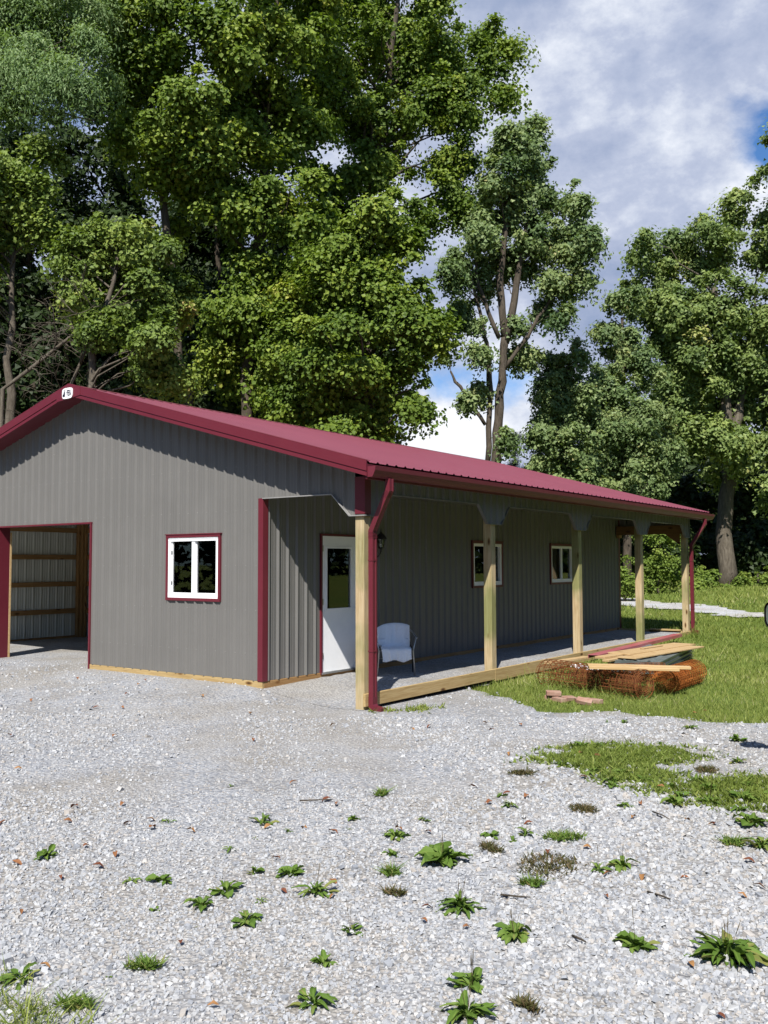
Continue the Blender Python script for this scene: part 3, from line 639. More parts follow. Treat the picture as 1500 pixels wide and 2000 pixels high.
# gutter and downspouts
mb = MB(); sec = [(EX, 3.055), (EX, 2.925), (EX+.075, 2.925), (EX+.10, 2.965), (EX+.118, 3.005), (EX+.125, 3.055), (EX+.108, 3.058), (EX+.105, 3.04), (EX+.098, 3.006), (EX+.083, 2.97), (EX+.066, 2.935), (EX+.008, 2.935), (EX+.008, 3.055)]
n = len(sec); vs = [(x, -OV+.01, z) for x, z in sec]+[(x, 13.66, z) for x, z in sec]
mb.add(vs, [(k, (k+1) % n, n+(k+1) % n, n+k) for k in range(n)])
endp = [(EX, 3.055), (EX, 2.925), (EX+.075, 2.925), (EX+.10, 2.965), (EX+.118, 3.005), (EX+.125, 3.055)]
for y in (-OV+.006, 13.66): mb.prism([(x, y, z) for x, z in endp], (0, .004, 0))
mb.build('gutter', M['gutter'], bld)
def downspout(y, path, out):
    w, d = .046, .034
    sec = [(-w, -d), (-w*.4, -d), (-w*.3, -d+.006), (w*.3, -d+.006), (w*.4, -d), (w, -d), (w, d), (w*.4, d), (w*.3, d-.006), (-w*.3, d-.006), (-w*.4, d), (-w, d)]
    mb = MB(); mb.sweep(path, sec, (0, 1, 0)); ds = mb.build('downspout', M['maroon'], bld)
    rb = MB()
    for i in (2, 3):           # crimped elbow rings
        p = Vector(path[i]); q = Vector(path[i+1]) if i == 3 else Vector(path[i-1])
        for k in range(5):
            c = p+(q-p).normalized()*(.012+.018*k); t = (q-p).normalized(); r_ = .0035
            rb.sweep([c-t*.004, c+t*.004], [(a*1.08, b*1.10) for a, b in ((-w, -d), (w, -d), (w, d), (-w, d))], (0, 1, 0))
    tag(rb.build('elbow_crimp', M['maroon'], ds), kind='stuff')
    sh = MB(); sh.sweep(out, [(-w*1.04, -d*1.04), (w*1.04, -d*1.04), (w*1.04, d*1.04), (-w*1.04, d*1.04)], (0, 1, 0)); sh.build('outlet_elbow', M['maroon'], ds)
    for z in (.75, 1.9):
        st = MB(); st.box((path[3][0]-.037, y-.052, z), (path[3][0]+.037, y+.050, z+.018)); st.build('strap', M['maroon'], ds)
    return ds
yd = .07
downspout(yd, [(.395, yd-.06, 2.925), (.395, yd-.06, 2.78), (.34, yd-.05, 2.70), (.085, yd, 2.28), (.085, yd, .16)],
          [(.085, yd, .19), (.085, yd, .085), (.12, yd-.01, .045), (.27, yd-.035, .03)])
yd = 12.94
downspout(yd, [(.395, yd+.1, 2.925), (.395, yd+.1, 2.80), (.36, yd+.09, 2.74), (.09, yd, 2.28), (.09, yd, .25)],
          [(.09, yd, .30), (.09, yd, .235), (.12, yd, .215), (.24, yd-.02, .205)])
# posts
for i, y in enumerate(YP):
    mb = MB(); z0 = -.05 if i == 0 else .0
    mb.box((-PW, y, z0), (0, y+PW, 2.96), .004); mb.build('post', M['wood_z'], bld)
# maroon corner trims
mb = MB()
mb.box((WX-.068, -.026, GZ-.001), (WX+.026, -.004, 2.775)); mb.box((WX+.003, -.0035, GZ-.001), (WX+.0265, .078, 2.775)); mb.build('corner_trim', M['maroon'], bld)
mb = MB(); mb.box((-.125, -.028, HL+.012), (.036, -.006, 2.972)); mb.box((.0125, -.0055, HL+.012), (.0365, .10, 2.972)); mb.build('corner_trim', M['maroon'], bld)
mb = MB(); mb.box((WX-.02, YB-.07, GZ-.03), (WX+.028, YB+.03, 2.96)); mb.build('corner_trim', M['maroon'], bld)
# base boards and kerb boards
mb = MB(); mb.box((GAR[1]+.01, -.016, .03), (WX+.016, .022, GZ-.003), .003); mb.build('base_board', M['wood_x'], bld)
for a, b in ((.0225, 4.2), (4.203, 8.6), (8.603, 12.99)):
    mb = MB(); mb.box((WX-.022, a, .03), (WX+.016, b, GZ-.003), .003); mb.build('base_board', M['girt_y'], bld)
for a, b in ((-.03, 3.30), (3.303, 6.62), (6.623, 9.86), (9.863, 13.02)):
    mb = MB(); mb.box((.002, a, .066 if a < 1 else .04), (.040, b, .226), .004); mb.build('kerb_board', M['wood_y'], bld)
mb = MB(); mb.box((WX+.03, 12.83, .04), (-.142, 12.868, .226), .004); mb.build('kerb_board', M['wood_x'], bld)
mb = MB(); mb.box((-.9, 12.72, .2265), (-.16, 12.83, .262), .003); mb.build('loose_board', M['wood_x'], bld)
# garage opening: maroon jamb and head trim, left jamb with wood edge
mb = MB()
mb.box((ADDED_GAR[0]-.03, -.03, 2.531), (GAR[1]+.032, -.003, 2.558)); mb.box((GAR[1]-.004, -.03, .0), (GAR[1]+.028, -.003, 2.5305)); mb.build('opening_trim', M['maroon'], bld)
mb = MB(); mb.box((GAR[1]-.002, -.0025, .0), (GAR[1]+.02, .13, 2.53)); mb.box((GAR[0], -.0025, 2.5315), (GAR[1]+.02, .13, 2.55)); mb.build('opening_jamb', M['maroon'], bld)
mb = MB(); mb.box((GAR[0]-.05, -.002, -.02), (GAR[0], .20, 2.531)); mb.build('opening_jamb', M['maroon'], bld)
mb = MB(); mb.box((GAR[0]-.04, .201, -.02), (GAR[0]+.004, .24, 2.45), .003); mb.build('jamb_stud', M['plank'], bld)
mb = MB(); mb.box((GAR[0]-.1, .131, 2.535), (GAR[1]+.1, .17, 2.76)); mb.build('head_beam', M['girt_x'], bld)
# garage interior
YI = 4.05
mb = MB(); ribbed(mb, .05, YI, lambda u: .02, lambda u: 3.0, [], lambda u, z, h: (XL+.01+h, u, z), phase=.11, major=.012); mb.build('liner', M['liner'], bld, fix=False)
mb = MB(); ribbed(mb, XL+.01, -5.32, lambda u: .02, lambda u: roofz(u)-.06, [], lambda u, z, h: (u, YI-h, z), phase=.11, major=.012); mb.build('liner', M['liner'], bld, fix=False)
mb = MB(); mb.box((-5.38, .14, -.02), (-5.32, YI, 4.48)); mb.build('partition', M['liner'], bld)  # side wall out of view, added to keep daylight out of the front room
mb = MB(); mb.prism([(-5.31, YI, -.02), (WX-.04, YI, -.02), (WX-.04, YI, roofz(WX)-.12), (-5.31, YI, roofz(-5.31)-.12)], (0, .05, 0)); mb.build('partition', M['liner'], bld)
for z in (.788, 1.414, 2.036, 2.663):
    mb = MB(); mb.box((XL+.035, .06, z-.055), (XL+.075, YI-.22, z+.055), .003); mb.build('girt', M['girt_y'], bld)
    mb = MB(); mb.box((XL+.25, YI-.075, z-.055), (-5.5, YI-.035, z+.055), .003); mb.build('girt', M['girt_x'], bld)
mb = MB(); mb.box((XL+.035, .06, .02), (XL+.075, YI-.22, .215)); mb.build('base_board', M['girt_y'], bld)
for a, b in (((XL+.03, YI-.215, -.02), (XL+.13, YI-.155, 2.9)), ((XL+.03, YI-.153, -.02), (XL+.19, YI-.09, 2.9)), ((XL+.03, YI-.088, -.02), (XL+.23, YI-.04, 2.9))):
    mb = MB(); mb.box(a, b, .003); mb.build('inner_post', M['girt_z'], bld)
# windows
def window(u0, u1, z0, z1, w, flip, trim_mat, white=True):
    """u along the wall, h outwards"""
    def bx(m, a, b):
        p, q = w(*a), w(*b); m.box(p, q)
    m = MB(); t = .042
    bx(m, (u0, z0, -.01), (u1, z0+t, .034)); bx(m, (u0, z1-t, -.01), (u1, z1, .036)); bx(m, (u0, z0+t, -.01), (u0+t, z1-t, .033)); bx(m, (u1-t, z0+t, -.01), (u1, z1-t, .033))
    bx(m, (u0-.012, z1, -.0), (u1+.012, z1+.012, .045))
    win = m.build('window', trim_mat, bld)
    a0, a1, b0, b1 = u0+t, u1-t, z0+t, z1-t; f = .055
    m = MB(); bx(m, (a0, b0, -.05), (a1, b0+f+.02, .022)); bx(m, (a0, b1-f, -.05), (a1, b1, .022)); bx(m, (a0, b0+f+.02, -.05), (a0+f, b1-f, .020)); bx(m, (a1-f, b0+f+.02, -.05), (a1, b1-f, .020))
    bx(m, (a0+.02, b0+.022, .022), (a1-.02, b0+.028, .027)); bx(m, (a0+.01, b1-.02, .022), (a1-.01, b1-.012, .028))
    m.build('frame', M['white'], win)
    mid = (a0+a1)/2
    m = MB(); bx(m, (mid-.032, b0+f+.0205, -.045), (mid+.032, b1-f-.0005, .012)); m.build('meeting_rail', M['white'], win)
    m = MB(); bx(m, (a0+f+.001, b0+f+.0205, -.04), (a0+f+.022, b1-f-.0005, -.004)); m.build('sash', M['white'], win)
    m = MB(); bx(m, (mid+.0325, b0+f+.0205, -.042), (mid+.05, b1-f-.0005, -.014)); m.build('sash', M['white'], win)
    m = MB(); bx(m, (a0+f+.022, b0+f+.02, -.022), (mid-.032, b1-f, -.017)); m.build('pane', M['glass'], win)
    m = MB(); bx(m, (mid+.05, b0+f+.02, -.034), (a1-f, b1-f, -.029)); m.build('pane', M['glass'], win)
    m = MB(); bx(m, (a0+f+.002, b0+f+.14, -.003), (a0+f+.018, b0+f+.19, .012)); m.build('latch', M['steel'], win)
    m = MB(); bx(m, (a0+f+.002, b1-f-.19, -.003), (a0+f+.018, b1-f-.14, .012)); m.build('latch', M['steel'], win)
    # inner sill and jamb boards
    m = MB(); bx(m, (a0, b0-.0, -.16), (a1, b0+.04, -.051)); bx(m, (a0-.02, b0, -.16), (a0+.018, b1, -.051)); m.build('inner_jamb', M['plank'], win)
    return win
window(GW0, GW1, GWZ0, GWZ1, lambda u, z, h: (u, -h, z), False, M['maroon'])
w2 = window(*W2, lambda u, z, h: (WX+h, u, z), False, M['maroon'])
w3 = window(*W3, lambda u, z, h: (WX+h, u, z), False, M['maroon'])
card = paint('pale_card', (.5, .5, .44), (.58, .58, .52), .8, .2, 6)
m = MB(); m.box((WX-.016, 6.34, 1.72), (WX-.014, 6.58, 1.90)); m.build('sticker', card, w2)
m = MB(); m.box((WX-.40, 6.62, 1.98), (WX-.38, 6.86, 2.4)); m.prism([(WX-.40, 6.45, 1.0), (WX-.40, 6.86, 1.0), (WX-.40, 6.55, 1.75)], (.02, 0, 0)); m.build('inner_board', M['plank'], w2)
# entry door
d0, d1, dz0, dz1 = DOOR
m = MB(); t = .035
m.box((WX-.02, d0-t, GZ-.03), (WX+.03, d0-.001, dz1+t)); m.box((WX-.02, d1+.001, GZ-.03), (WX+.03, d1+t, dz1+t)); m.box((WX-.02, d0-.001, dz1+.002), (WX+.031, d1+.001, dz1+t)); m.build('door_trim', M['maroon'], bld)
g0, g1, gz0, gz1 = 1.375, 1.945, 1.19, 2.098
m = MB(); X0, X1 = WX-.035, WX+.010
m.box((X0, d0+.002, dz0), (X1, g0, dz1)); m.box((X0, g1, dz0), (X1, d1-.002, dz1)); m.box((X0, g0, dz0), (X1-.0002, g1, gz0)); m.box((X0, g0, gz1), (X1-.0002, g1, dz1))
door = m.build('door', M['white'], bld)
m = MB(); r_ = .028
m.box((X1-.01, g0-r_, gz0-r_), (X1+.012, g1+r_, gz0)); m.box((X1-.01, g0-r_, gz1), (X1+.012, g1+r_, gz1+r_)); m.box((X1-.01, g0-r_, gz0), (X1+.011, g0, gz1)); m.box((X1-.01, g1, gz0), (X1+.011, g1+r_, gz1)); m.build('pane_frame', M['white'], door)
m = MB(); m.box((X1-.02, g0, gz0), (X1-.014, g1, gz1)); m.build('pane', M['glass'], door)
m = MB(); m.lathe([(.0, 0), (.03, 0), (.03, .012), (.012, .02), (.012, .05), (.03, .058), (.032, .075), (.02, .09), (0, .092)], (0, 0, 0), 14)
hm = MB(); Mx = Matrix.Rotation(R(90), 4, 'Y'); hm.add([tuple(Mx @ Vector(v)+Vector((X1, 2.10, 1.18))) for v in m.v], m.f, True); hm.build('handle', M['steel'], door)
m = MB(); m.box((WX-.06, d0-.02, GZ-.028), (WX+.035, d1+.02, dz0-.001)); m.build('threshold', M['steel'], bld)
for z in (.45, 1.25, 2.05): m = MB(); m.box((X1, d0+.004, z), (X1+.012, d0+.03, z+.09)); m.build('hinge', M['steel'], door)
# wall lantern beside the door
ly = 2.545; lx = WX+.165
m = MB(); m.lathe([(0, .26), (.008, .255), (.012, .20), (.02, .185), (.045, .165), (.085, .115), (.10, .095), (.10, .088), (.06, .082)], (lx, ly, 2.17), 10, False)
m.lathe([(.0, -.125), (.012, -.12), (.016, -.10), (.012, -.09), (.02, -.07), (.046, -.055), (.046, -.045), (0, -.045)], (lx, ly, 2.17), 10, False)
for k in range(6):
    a = math.pi*k/3+.3; m.tube([(lx+.044*math.cos(a), ly+.044*math.sin(a), 2.12), (lx+.072*math.cos(a), ly+.072*math.sin(a), 2.255)], .0045, 5)
m.tube([(WX+.03, ly, 1.99), (WX+.07, ly, 1.965), (WX+.12, ly, 1.99), (WX+.155, ly, 2.045)], .011, 6); m.box((WX+.018, ly-.05, 1.93), (WX+.034, ly+.05, 2.16), .004)
lan = m.build('wall_lantern', M['black'], bld)
m = MB(); m.lathe([(.041, 2.125), (.068, 2.253)], (lx, ly, 0), 12); m.build('lantern_glass', M['glass_clear'], lan)
m = MB(); m.lathe([(.0, 2.122), (.021, 2.125), (.021, 2.175), (.012, 2.18), (0, 2.18)], (lx, ly, 0), 10); m.build('bulb_sleeve', M['white'], lan)

# ------------------------------------------------------------------ where the trees stand and how their crowns are made up (metres)
TREES = [{'name': 'sycamore_tree', 'label': 'tall dense broad leaved tree rising behind the roof, left of the middle', 'trunk': [(-15.129, 13.072, -0.038, 0.263), (-15.129, 13.072, 5.416, 0.21), (-15.114, 13.083, 8.264, 0.21), (-14.706, 13.38, 13.5, 0.168), (-14.645, 13.424, 16.249, 0.14), (-14.439, 13.574, 19.583, 0.098), (-14.308, 13.67, 24.092, 0.056)], 'blobs': [(-13.78, 12.61, 19.99, 2.02, 2.02), (-16.11, 13.73, 18.68, 1.82, 1.82), (-14.42, 14.64, 17.59, 1.8, 1.62), (-14.3, 12.7, 14.1, 1.71, 1.54), (-14.26, 13.69, 12.22, 1.75, 1.4), (-15.01, 12.96, 10.55, 1.57, 1.4), (-14.34, 14.25, 23.86, 2.67, 2.14), (-15.48, 13.96, 8.82, 1.62, 1.44), (-14.78, 11.72, 15.3, 1.01, 1.18), (-12.55, 13.08, 13.8, 1.0, 1.17), (-13.97, 15.24, 20.0, 1.09, 1.45)], 'leaves': 108000, 'size': 0.145, 'templ': 'broad', 'mat': 'sycamore', 'seed': 1, 'group': 'big broad leaved trees behind the building', 'limbs': 44, 'limb_r': 0.1, 'clump': 0.62},
 {'name': 'sycamore_tree', 'label': 'tallest broad leaved tree, its crown bulging right over the sky', 'trunk': [(-15.807, 20.001, 0.184, 0.377), (-15.807, 20.001, 6.515, 0.301), (-15.632, 20.129, 12.493, 0.234), (-15.281, 20.384, 17.924, 0.184), (-14.578, 20.896, 22.333, 0.134), (-14.128, 21.224, 27.026, 0.067)], 'blobs': [(-16.46, 21.22, 27.73, 3.25, 2.17), (-14.81, 22.39, 25.15, 2.17, 2.17), (-15.65, 18.47, 22.67, 2.02, 2.02), (-12.16, 21.12, 24.22, 0.71, 1.01), (-11.61, 24.3, 24.25, 1.12, 1.33), (-11.0, 24.38, 22.03, 0.81, 0.98), (-11.88, 23.49, 21.14, 1.27, 1.02), (-12.53, 21.67, 20.92, 1.65, 1.65), (-14.77, 21.15, 20.5, 2.11, 1.69), (-12.67, 22.68, 19.16, 0.95, 1.06), (-12.85, 22.45, 17.4, 1.16, 0.88), (-13.32, 20.54, 15.78, 1.12, 0.92), (-15.5, 19.97, 18.27, 1.87, 1.25), (-16.46, 19.13, 20.41, 1.66, 1.66), (-13.9, 22.22, 23.15, 1.28, 1.28), (-12.81, 24.02, 23.38, 1.09, 0.87), (-12.78, 23.87, 17.25, 0.39, 0.48)], 'leaves': 128000, 'size': 0.145, 'templ': 'broad', 'mat': 'sycamore', 'seed': 2, 'group': 'big broad leaved trees behind the building', 'limbs': 60, 'limb_r': 0.11, 'clump': 0.6},
 {'name': 'sycamore_tree', 'label': 'sunlit broad leaved tree close behind the ridge, pointed top before the taller ones', 'trunk': [(-10.15, 13.606, -0.021, 0.21), (-10.15, 13.606, 5.444, 0.168), (-10.223, 13.552, 9.387, 0.142), (-10.086, 13.652, 12.887, 0.064)], 'blobs': [(-9.69, 13.29, 12.77, 0.63, 0.79), (-10.62, 13.37, 11.75, 1.29, 0.89), (-9.29, 13.91, 11.46, 0.96, 0.88), (-11.36, 12.98, 10.78, 1.38, 1.06), (-10.32, 13.79, 9.79, 1.71, 1.22), (-8.69, 13.6, 9.23, 0.78, 0.86), (-10.6, 12.07, 8.18, 1.56, 1.17), (-10.45, 14.23, 7.54, 1.32, 0.99), (-8.91, 13.91, 7.88, 0.6, 0.63), (-8.74, 13.97, 6.9, 0.28, 0.28), (-12.4, 13.19, 6.93, 1.5, 1.0), (-10.4, 13.35, 6.25, 1.13, 0.64), (-12.6, 12.65, 8.89, 0.99, 0.99), (-8.56, 14.7, 9.2, 0.35, 0.48)], 'leaves': 110000, 'size': 0.135, 'templ': 'broad', 'mat': 'sycamore', 'seed': 3, 'group': 'big broad leaved trees behind the building', 'limbs': 40, 'limb_r': 0.08, 'clump': 0.5},
 {'name': 'sycamore_tree', 'label': 'broad leaved tree with yellow green top at the upper left of the middle', 'trunk': [(-15.319, 11.078, -0.102, 0.2), (-15.319, 11.078, 5.248, 0.16), (-15.898, 10.656, 9.668, 0.147), (-16.307, 10.358, 13.989, 0.133), (-16.587, 10.154, 17.321, 0.093), (-16.755, 10.031, 20.338, 0.047)], 'blobs': [(-15.69, 10.02, 19.42, 1.22, 1.47), (-14.23, 10.7, 18.53, 1.21, 1.29), (-16.39, 9.99, 17.54, 1.08, 1.24), (-14.84, 10.4, 16.54, 1.38, 1.14), (-15.61, 9.58, 15.42, 1.05, 0.89), (-15.01, 11.01, 14.93, 1.24, 0.91), (-15.23, 12.38, 16.93, 0.95, 0.95), (-16.28, 11.27, 14.11, 0.85, 0.68), (-17.54, 10.25, 19.65, 0.68, 1.02), (-16.77, 9.2, 20.1, 0.73, 0.98), (-17.24, 9.78, 17.72, 0.6, 1.0)], 'leaves': 72000, 'size': 0.145, 'templ': 'broad', 'mat': 'sycamore', 'seed': 4, 'group': 'big broad leaved trees behind the building', 'limbs': 34, 'limb_r': 0.08, 'clump': 0.56, 'tone': 0.08},
 {'name': 'oak_tree', 'label': 'olive green oak standing just behind the left end of the roof', 'trunk': [(-14.394, 6.184, -0.2, 0.141), (-14.394, 6.184, 5.455, 0.113), (-14.308, 6.247, 7.758, 0.096), (-13.761, 6.645, 10.524, 0.045)], 'blobs': [(-13.88, 6.81, 11.41, 0.71, 0.5), (-14.56, 6.55, 10.66, 1.08, 0.52), (-13.38, 7.5, 10.83, 1.15, 0.65), (-15.17, 6.49, 9.87, 0.73, 0.65), (-13.83, 7.07, 9.54, 1.51, 0.75), (-13.06, 7.99, 9.48, 0.73, 0.8), (-12.32, 6.76, 8.0, 0.66, 0.62), (-14.04, 6.37, 8.54, 0.63, 0.54), (-13.84, 7.47, 7.59, 0.73, 0.47), (-12.87, 7.59, 7.59, 0.51, 0.4)], 'leaves': 72000, 'size': 0.125, 'templ': 'kite', 'mat': 'oak', 'seed': 5, 'limbs': 36, 'limb_r': 0.05, 'clump': 0.4, 'flat': 0.75, 'bark': 'bark_pale'},
 {'name': 'locust_tree', 'label': 'feathery pale grey green tree hanging in from the upper left corner', 'trunk': [(-19.986, 3.967, -0.1, 0.36), (-19.941, 3.999, 11.061, 0.276), (-19.428, 4.373, 16.084, 0.18), (-18.734, 4.878, 18.955, 0.096)], 'blobs': [(-18.01, 6.13, 18.51, 1.69, 1.15), (-16.65, 7.19, 18.7, 1.3, 0.92), (-15.37, 7.3, 17.25, 0.67, 0.67), (-16.76, 5.73, 16.44, 1.4, 0.81), (-15.19, 6.22, 15.61, 1.01, 0.58), (-19.01, 5.08, 17.22, 1.52, 1.67), (-17.62, 5.62, 15.65, 0.9, 0.37), (-17.2, 6.64, 19.78, 2.14, 0.76)], 'leaves': 100000, 'size': 0.14, 'templ': 'slimtri', 'mat': 'feather', 'seed': 6, 'forks': [[(-19.657, 4.206, 15.134, 0.165), (-18.547, 5.014, 15.684, 0.127), (-17.797, 5.561, 15.492, 0.082), (-17.173, 6.016, 15.379, 0.06), (-16.552, 6.468, 15.535, 0.037), (-15.614, 7.151, 15.184, 0.022)]], 'limbs': 26, 'limb_r': 0.05, 'clump': 0.62, 'droop': 0.9, 'flat': 0.8},
 {'name': 'oak_tree', 'label': 'sparse oak with a thin grey trunk at the left edge', 'trunk': [(-16.983, 5.535, -0.2, 0.162), (-16.983, 5.535, 4.861, 0.129), (-17.037, 5.496, 8.755, 0.106), (-17.176, 5.395, 11.949, 0.059)], 'blobs': [(-16.86, 5.28, 13.36, 0.8, 0.65), (-16.05, 5.52, 12.48, 0.55, 0.6), (-17.38, 5.55, 12.12, 0.96, 0.67), (-17.24, 4.5, 12.43, 1.15, 1.29), (-16.44, 6.0, 13.97, 0.38, 0.27), (-16.11, 5.91, 11.71, 0.35, 0.29), (-17.06, 4.6, 10.34, 0.86, 0.86)], 'leaves': 40000, 'size': 0.13, 'templ': 'kite', 'mat': 'oak', 'seed': 7, 'limbs': 30, 'limb_r': 0.05, 'clump': 0.4, 'flat': 0.75, 'bark': 'bark_pale'},
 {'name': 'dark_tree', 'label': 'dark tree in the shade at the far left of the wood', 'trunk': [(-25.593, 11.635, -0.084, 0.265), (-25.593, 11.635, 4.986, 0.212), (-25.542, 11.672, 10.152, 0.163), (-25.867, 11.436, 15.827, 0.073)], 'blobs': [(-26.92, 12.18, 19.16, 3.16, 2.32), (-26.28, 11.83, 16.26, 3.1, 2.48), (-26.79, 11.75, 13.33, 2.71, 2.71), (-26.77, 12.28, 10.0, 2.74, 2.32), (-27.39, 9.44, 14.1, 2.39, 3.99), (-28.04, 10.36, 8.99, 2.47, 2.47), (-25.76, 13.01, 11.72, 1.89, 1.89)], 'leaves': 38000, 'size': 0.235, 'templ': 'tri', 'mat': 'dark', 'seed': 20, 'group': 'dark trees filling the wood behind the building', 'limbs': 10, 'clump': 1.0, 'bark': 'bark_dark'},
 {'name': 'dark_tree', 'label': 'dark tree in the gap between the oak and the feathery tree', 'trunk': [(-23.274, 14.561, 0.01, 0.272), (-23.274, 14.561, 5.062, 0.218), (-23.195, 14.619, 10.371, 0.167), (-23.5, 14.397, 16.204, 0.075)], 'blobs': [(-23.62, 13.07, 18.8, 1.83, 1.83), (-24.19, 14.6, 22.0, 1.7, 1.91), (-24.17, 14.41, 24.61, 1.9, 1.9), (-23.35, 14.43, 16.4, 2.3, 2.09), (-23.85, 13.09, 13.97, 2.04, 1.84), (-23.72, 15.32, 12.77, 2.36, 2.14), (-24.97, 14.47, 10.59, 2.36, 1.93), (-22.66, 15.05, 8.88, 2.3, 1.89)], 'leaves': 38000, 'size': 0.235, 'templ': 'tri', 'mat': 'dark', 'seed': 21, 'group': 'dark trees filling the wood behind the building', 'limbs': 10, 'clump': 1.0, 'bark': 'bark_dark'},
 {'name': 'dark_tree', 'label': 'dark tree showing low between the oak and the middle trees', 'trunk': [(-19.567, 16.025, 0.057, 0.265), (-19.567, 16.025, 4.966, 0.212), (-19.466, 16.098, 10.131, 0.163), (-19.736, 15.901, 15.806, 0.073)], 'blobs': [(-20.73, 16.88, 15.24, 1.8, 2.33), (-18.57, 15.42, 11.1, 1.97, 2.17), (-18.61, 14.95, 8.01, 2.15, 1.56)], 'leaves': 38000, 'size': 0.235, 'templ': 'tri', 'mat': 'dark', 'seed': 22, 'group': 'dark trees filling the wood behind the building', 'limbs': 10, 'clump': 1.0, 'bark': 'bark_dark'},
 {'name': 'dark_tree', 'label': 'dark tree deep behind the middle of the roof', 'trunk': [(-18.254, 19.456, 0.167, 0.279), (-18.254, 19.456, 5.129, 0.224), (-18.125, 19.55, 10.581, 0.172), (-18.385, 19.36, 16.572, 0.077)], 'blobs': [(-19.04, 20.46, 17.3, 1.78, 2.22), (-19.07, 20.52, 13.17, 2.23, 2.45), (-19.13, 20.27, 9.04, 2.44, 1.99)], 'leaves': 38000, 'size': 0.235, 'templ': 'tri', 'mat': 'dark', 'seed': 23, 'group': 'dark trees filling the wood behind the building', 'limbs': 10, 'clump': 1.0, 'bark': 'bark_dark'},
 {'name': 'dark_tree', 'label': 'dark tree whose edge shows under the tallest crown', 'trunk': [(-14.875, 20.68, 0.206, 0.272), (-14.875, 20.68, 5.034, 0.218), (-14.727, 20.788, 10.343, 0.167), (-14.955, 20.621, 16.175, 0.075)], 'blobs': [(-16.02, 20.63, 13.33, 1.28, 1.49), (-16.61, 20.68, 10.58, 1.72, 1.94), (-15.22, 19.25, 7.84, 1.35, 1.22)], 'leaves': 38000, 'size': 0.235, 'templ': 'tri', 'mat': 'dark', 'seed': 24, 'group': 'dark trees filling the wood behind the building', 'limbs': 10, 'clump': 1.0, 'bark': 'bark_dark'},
 {'name': 'cottonwood_tree', 'label': 'tall open cottonwood with forked trunk standing alone against the clouds', 'trunk': [(-10.141, 21.654, 0.237, 0.247), (-10.141, 21.654, 5.349, 0.198), (-9.996, 21.76, 7.451, 0.182), (-9.867, 21.854, 9.467, 0.166), (-9.776, 21.92, 10.682, 0.15)], 'blobs': [(-8.86, 22.8, 19.24, 0.32, 0.44), (-9.24, 22.1, 18.21, 0.98, 0.71), (-8.83, 22.84, 18.06, 0.72, 0.88), (-9.56, 21.2, 16.74, 0.85, 0.7), (-8.85, 23.53, 16.94, 1.05, 1.05), (-10.04, 22.69, 15.9, 1.05, 0.93), (-7.77, 23.84, 16.61, 0.48, 0.52), (-6.96, 22.96, 15.57, 0.5, 0.66), (-8.39, 22.99, 14.78, 1.19, 0.87), (-7.36, 23.17, 14.24, 0.82, 0.67), (-10.19, 20.88, 14.75, 0.89, 0.58), (-10.03, 23.08, 14.11, 1.02, 0.69), (-11.72, 21.98, 14.11, 0.78, 0.57), (-11.09, 19.61, 12.88, 0.5, 0.54), (-11.11, 22.02, 12.99, 0.69, 0.61), (-8.29, 23.31, 13.0, 0.92, 0.56), (-7.1, 23.52, 13.13, 0.43, 0.59), (-7.62, 22.85, 11.59, 0.59, 0.27), (-11.38, 21.27, 12.03, 0.68, 0.68), (-10.38, 21.35, 11.17, 0.43, 0.39), (-11.86, 20.96, 11.67, 0.44, 0.32), (-9.53, 22.58, 11.19, 0.44, 0.32), (-10.12, 20.58, 9.87, 0.31, 0.35), (-11.77, 21.26, 10.02, 0.32, 0.2), (-9.9, 23.26, 10.24, 0.7, 0.41), (-9.07, 23.83, 12.01, 0.37, 0.33), (-10.74, 21.56, 8.71, 0.32, 0.52), (-10.38, 20.13, 8.02, 0.23, 0.27), (-9.21, 20.86, 6.68, 0.15, 0.46), (-6.64, 23.12, 14.24, 0.27, 0.39)], 'leaves': 95000, 'size': 0.15, 'templ': 'tri', 'mat': 'cottonwood', 'seed': 10, 'forks': [[(-9.776, 21.92, 10.682, 0.158), (-9.905, 21.826, 12.72, 0.139), (-9.76, 21.932, 14.564, 0.109), (-9.49, 22.129, 17.455, 0.059)], [(-9.761, 21.931, 10.479, 0.148), (-9.401, 22.193, 12.718, 0.129), (-9.191, 22.346, 14.357, 0.099), (-8.706, 22.7, 17.245, 0.049)], [(-10.364, 21.492, 5.65, 0.119), (-10.245, 21.579, 8.66, 0.109), (-10.315, 21.527, 10.076, 0.089), (-10.546, 21.359, 11.702, 0.059), (-10.908, 21.096, 13.542, 0.04)], [(-10.417, 21.453, 7.252, 0.079), (-11.101, 20.955, 8.562, 0.069), (-11.5, 20.664, 9.371, 0.04)], [(-9.802, 21.901, 9.467, 0.099), (-8.897, 22.561, 11.086, 0.069), (-8.068, 23.164, 12.714, 0.04)], [(-9.954, 21.79, 10.683, 0.089), (-10.588, 21.329, 12.722, 0.069), (-10.739, 21.218, 14.362, 0.04)]], 'limbs': 70, 'limb_r': 0.05, 'flat': 0.9, 'clump': 0.36, 'wob': 0.03, 'bark': 'bark'},
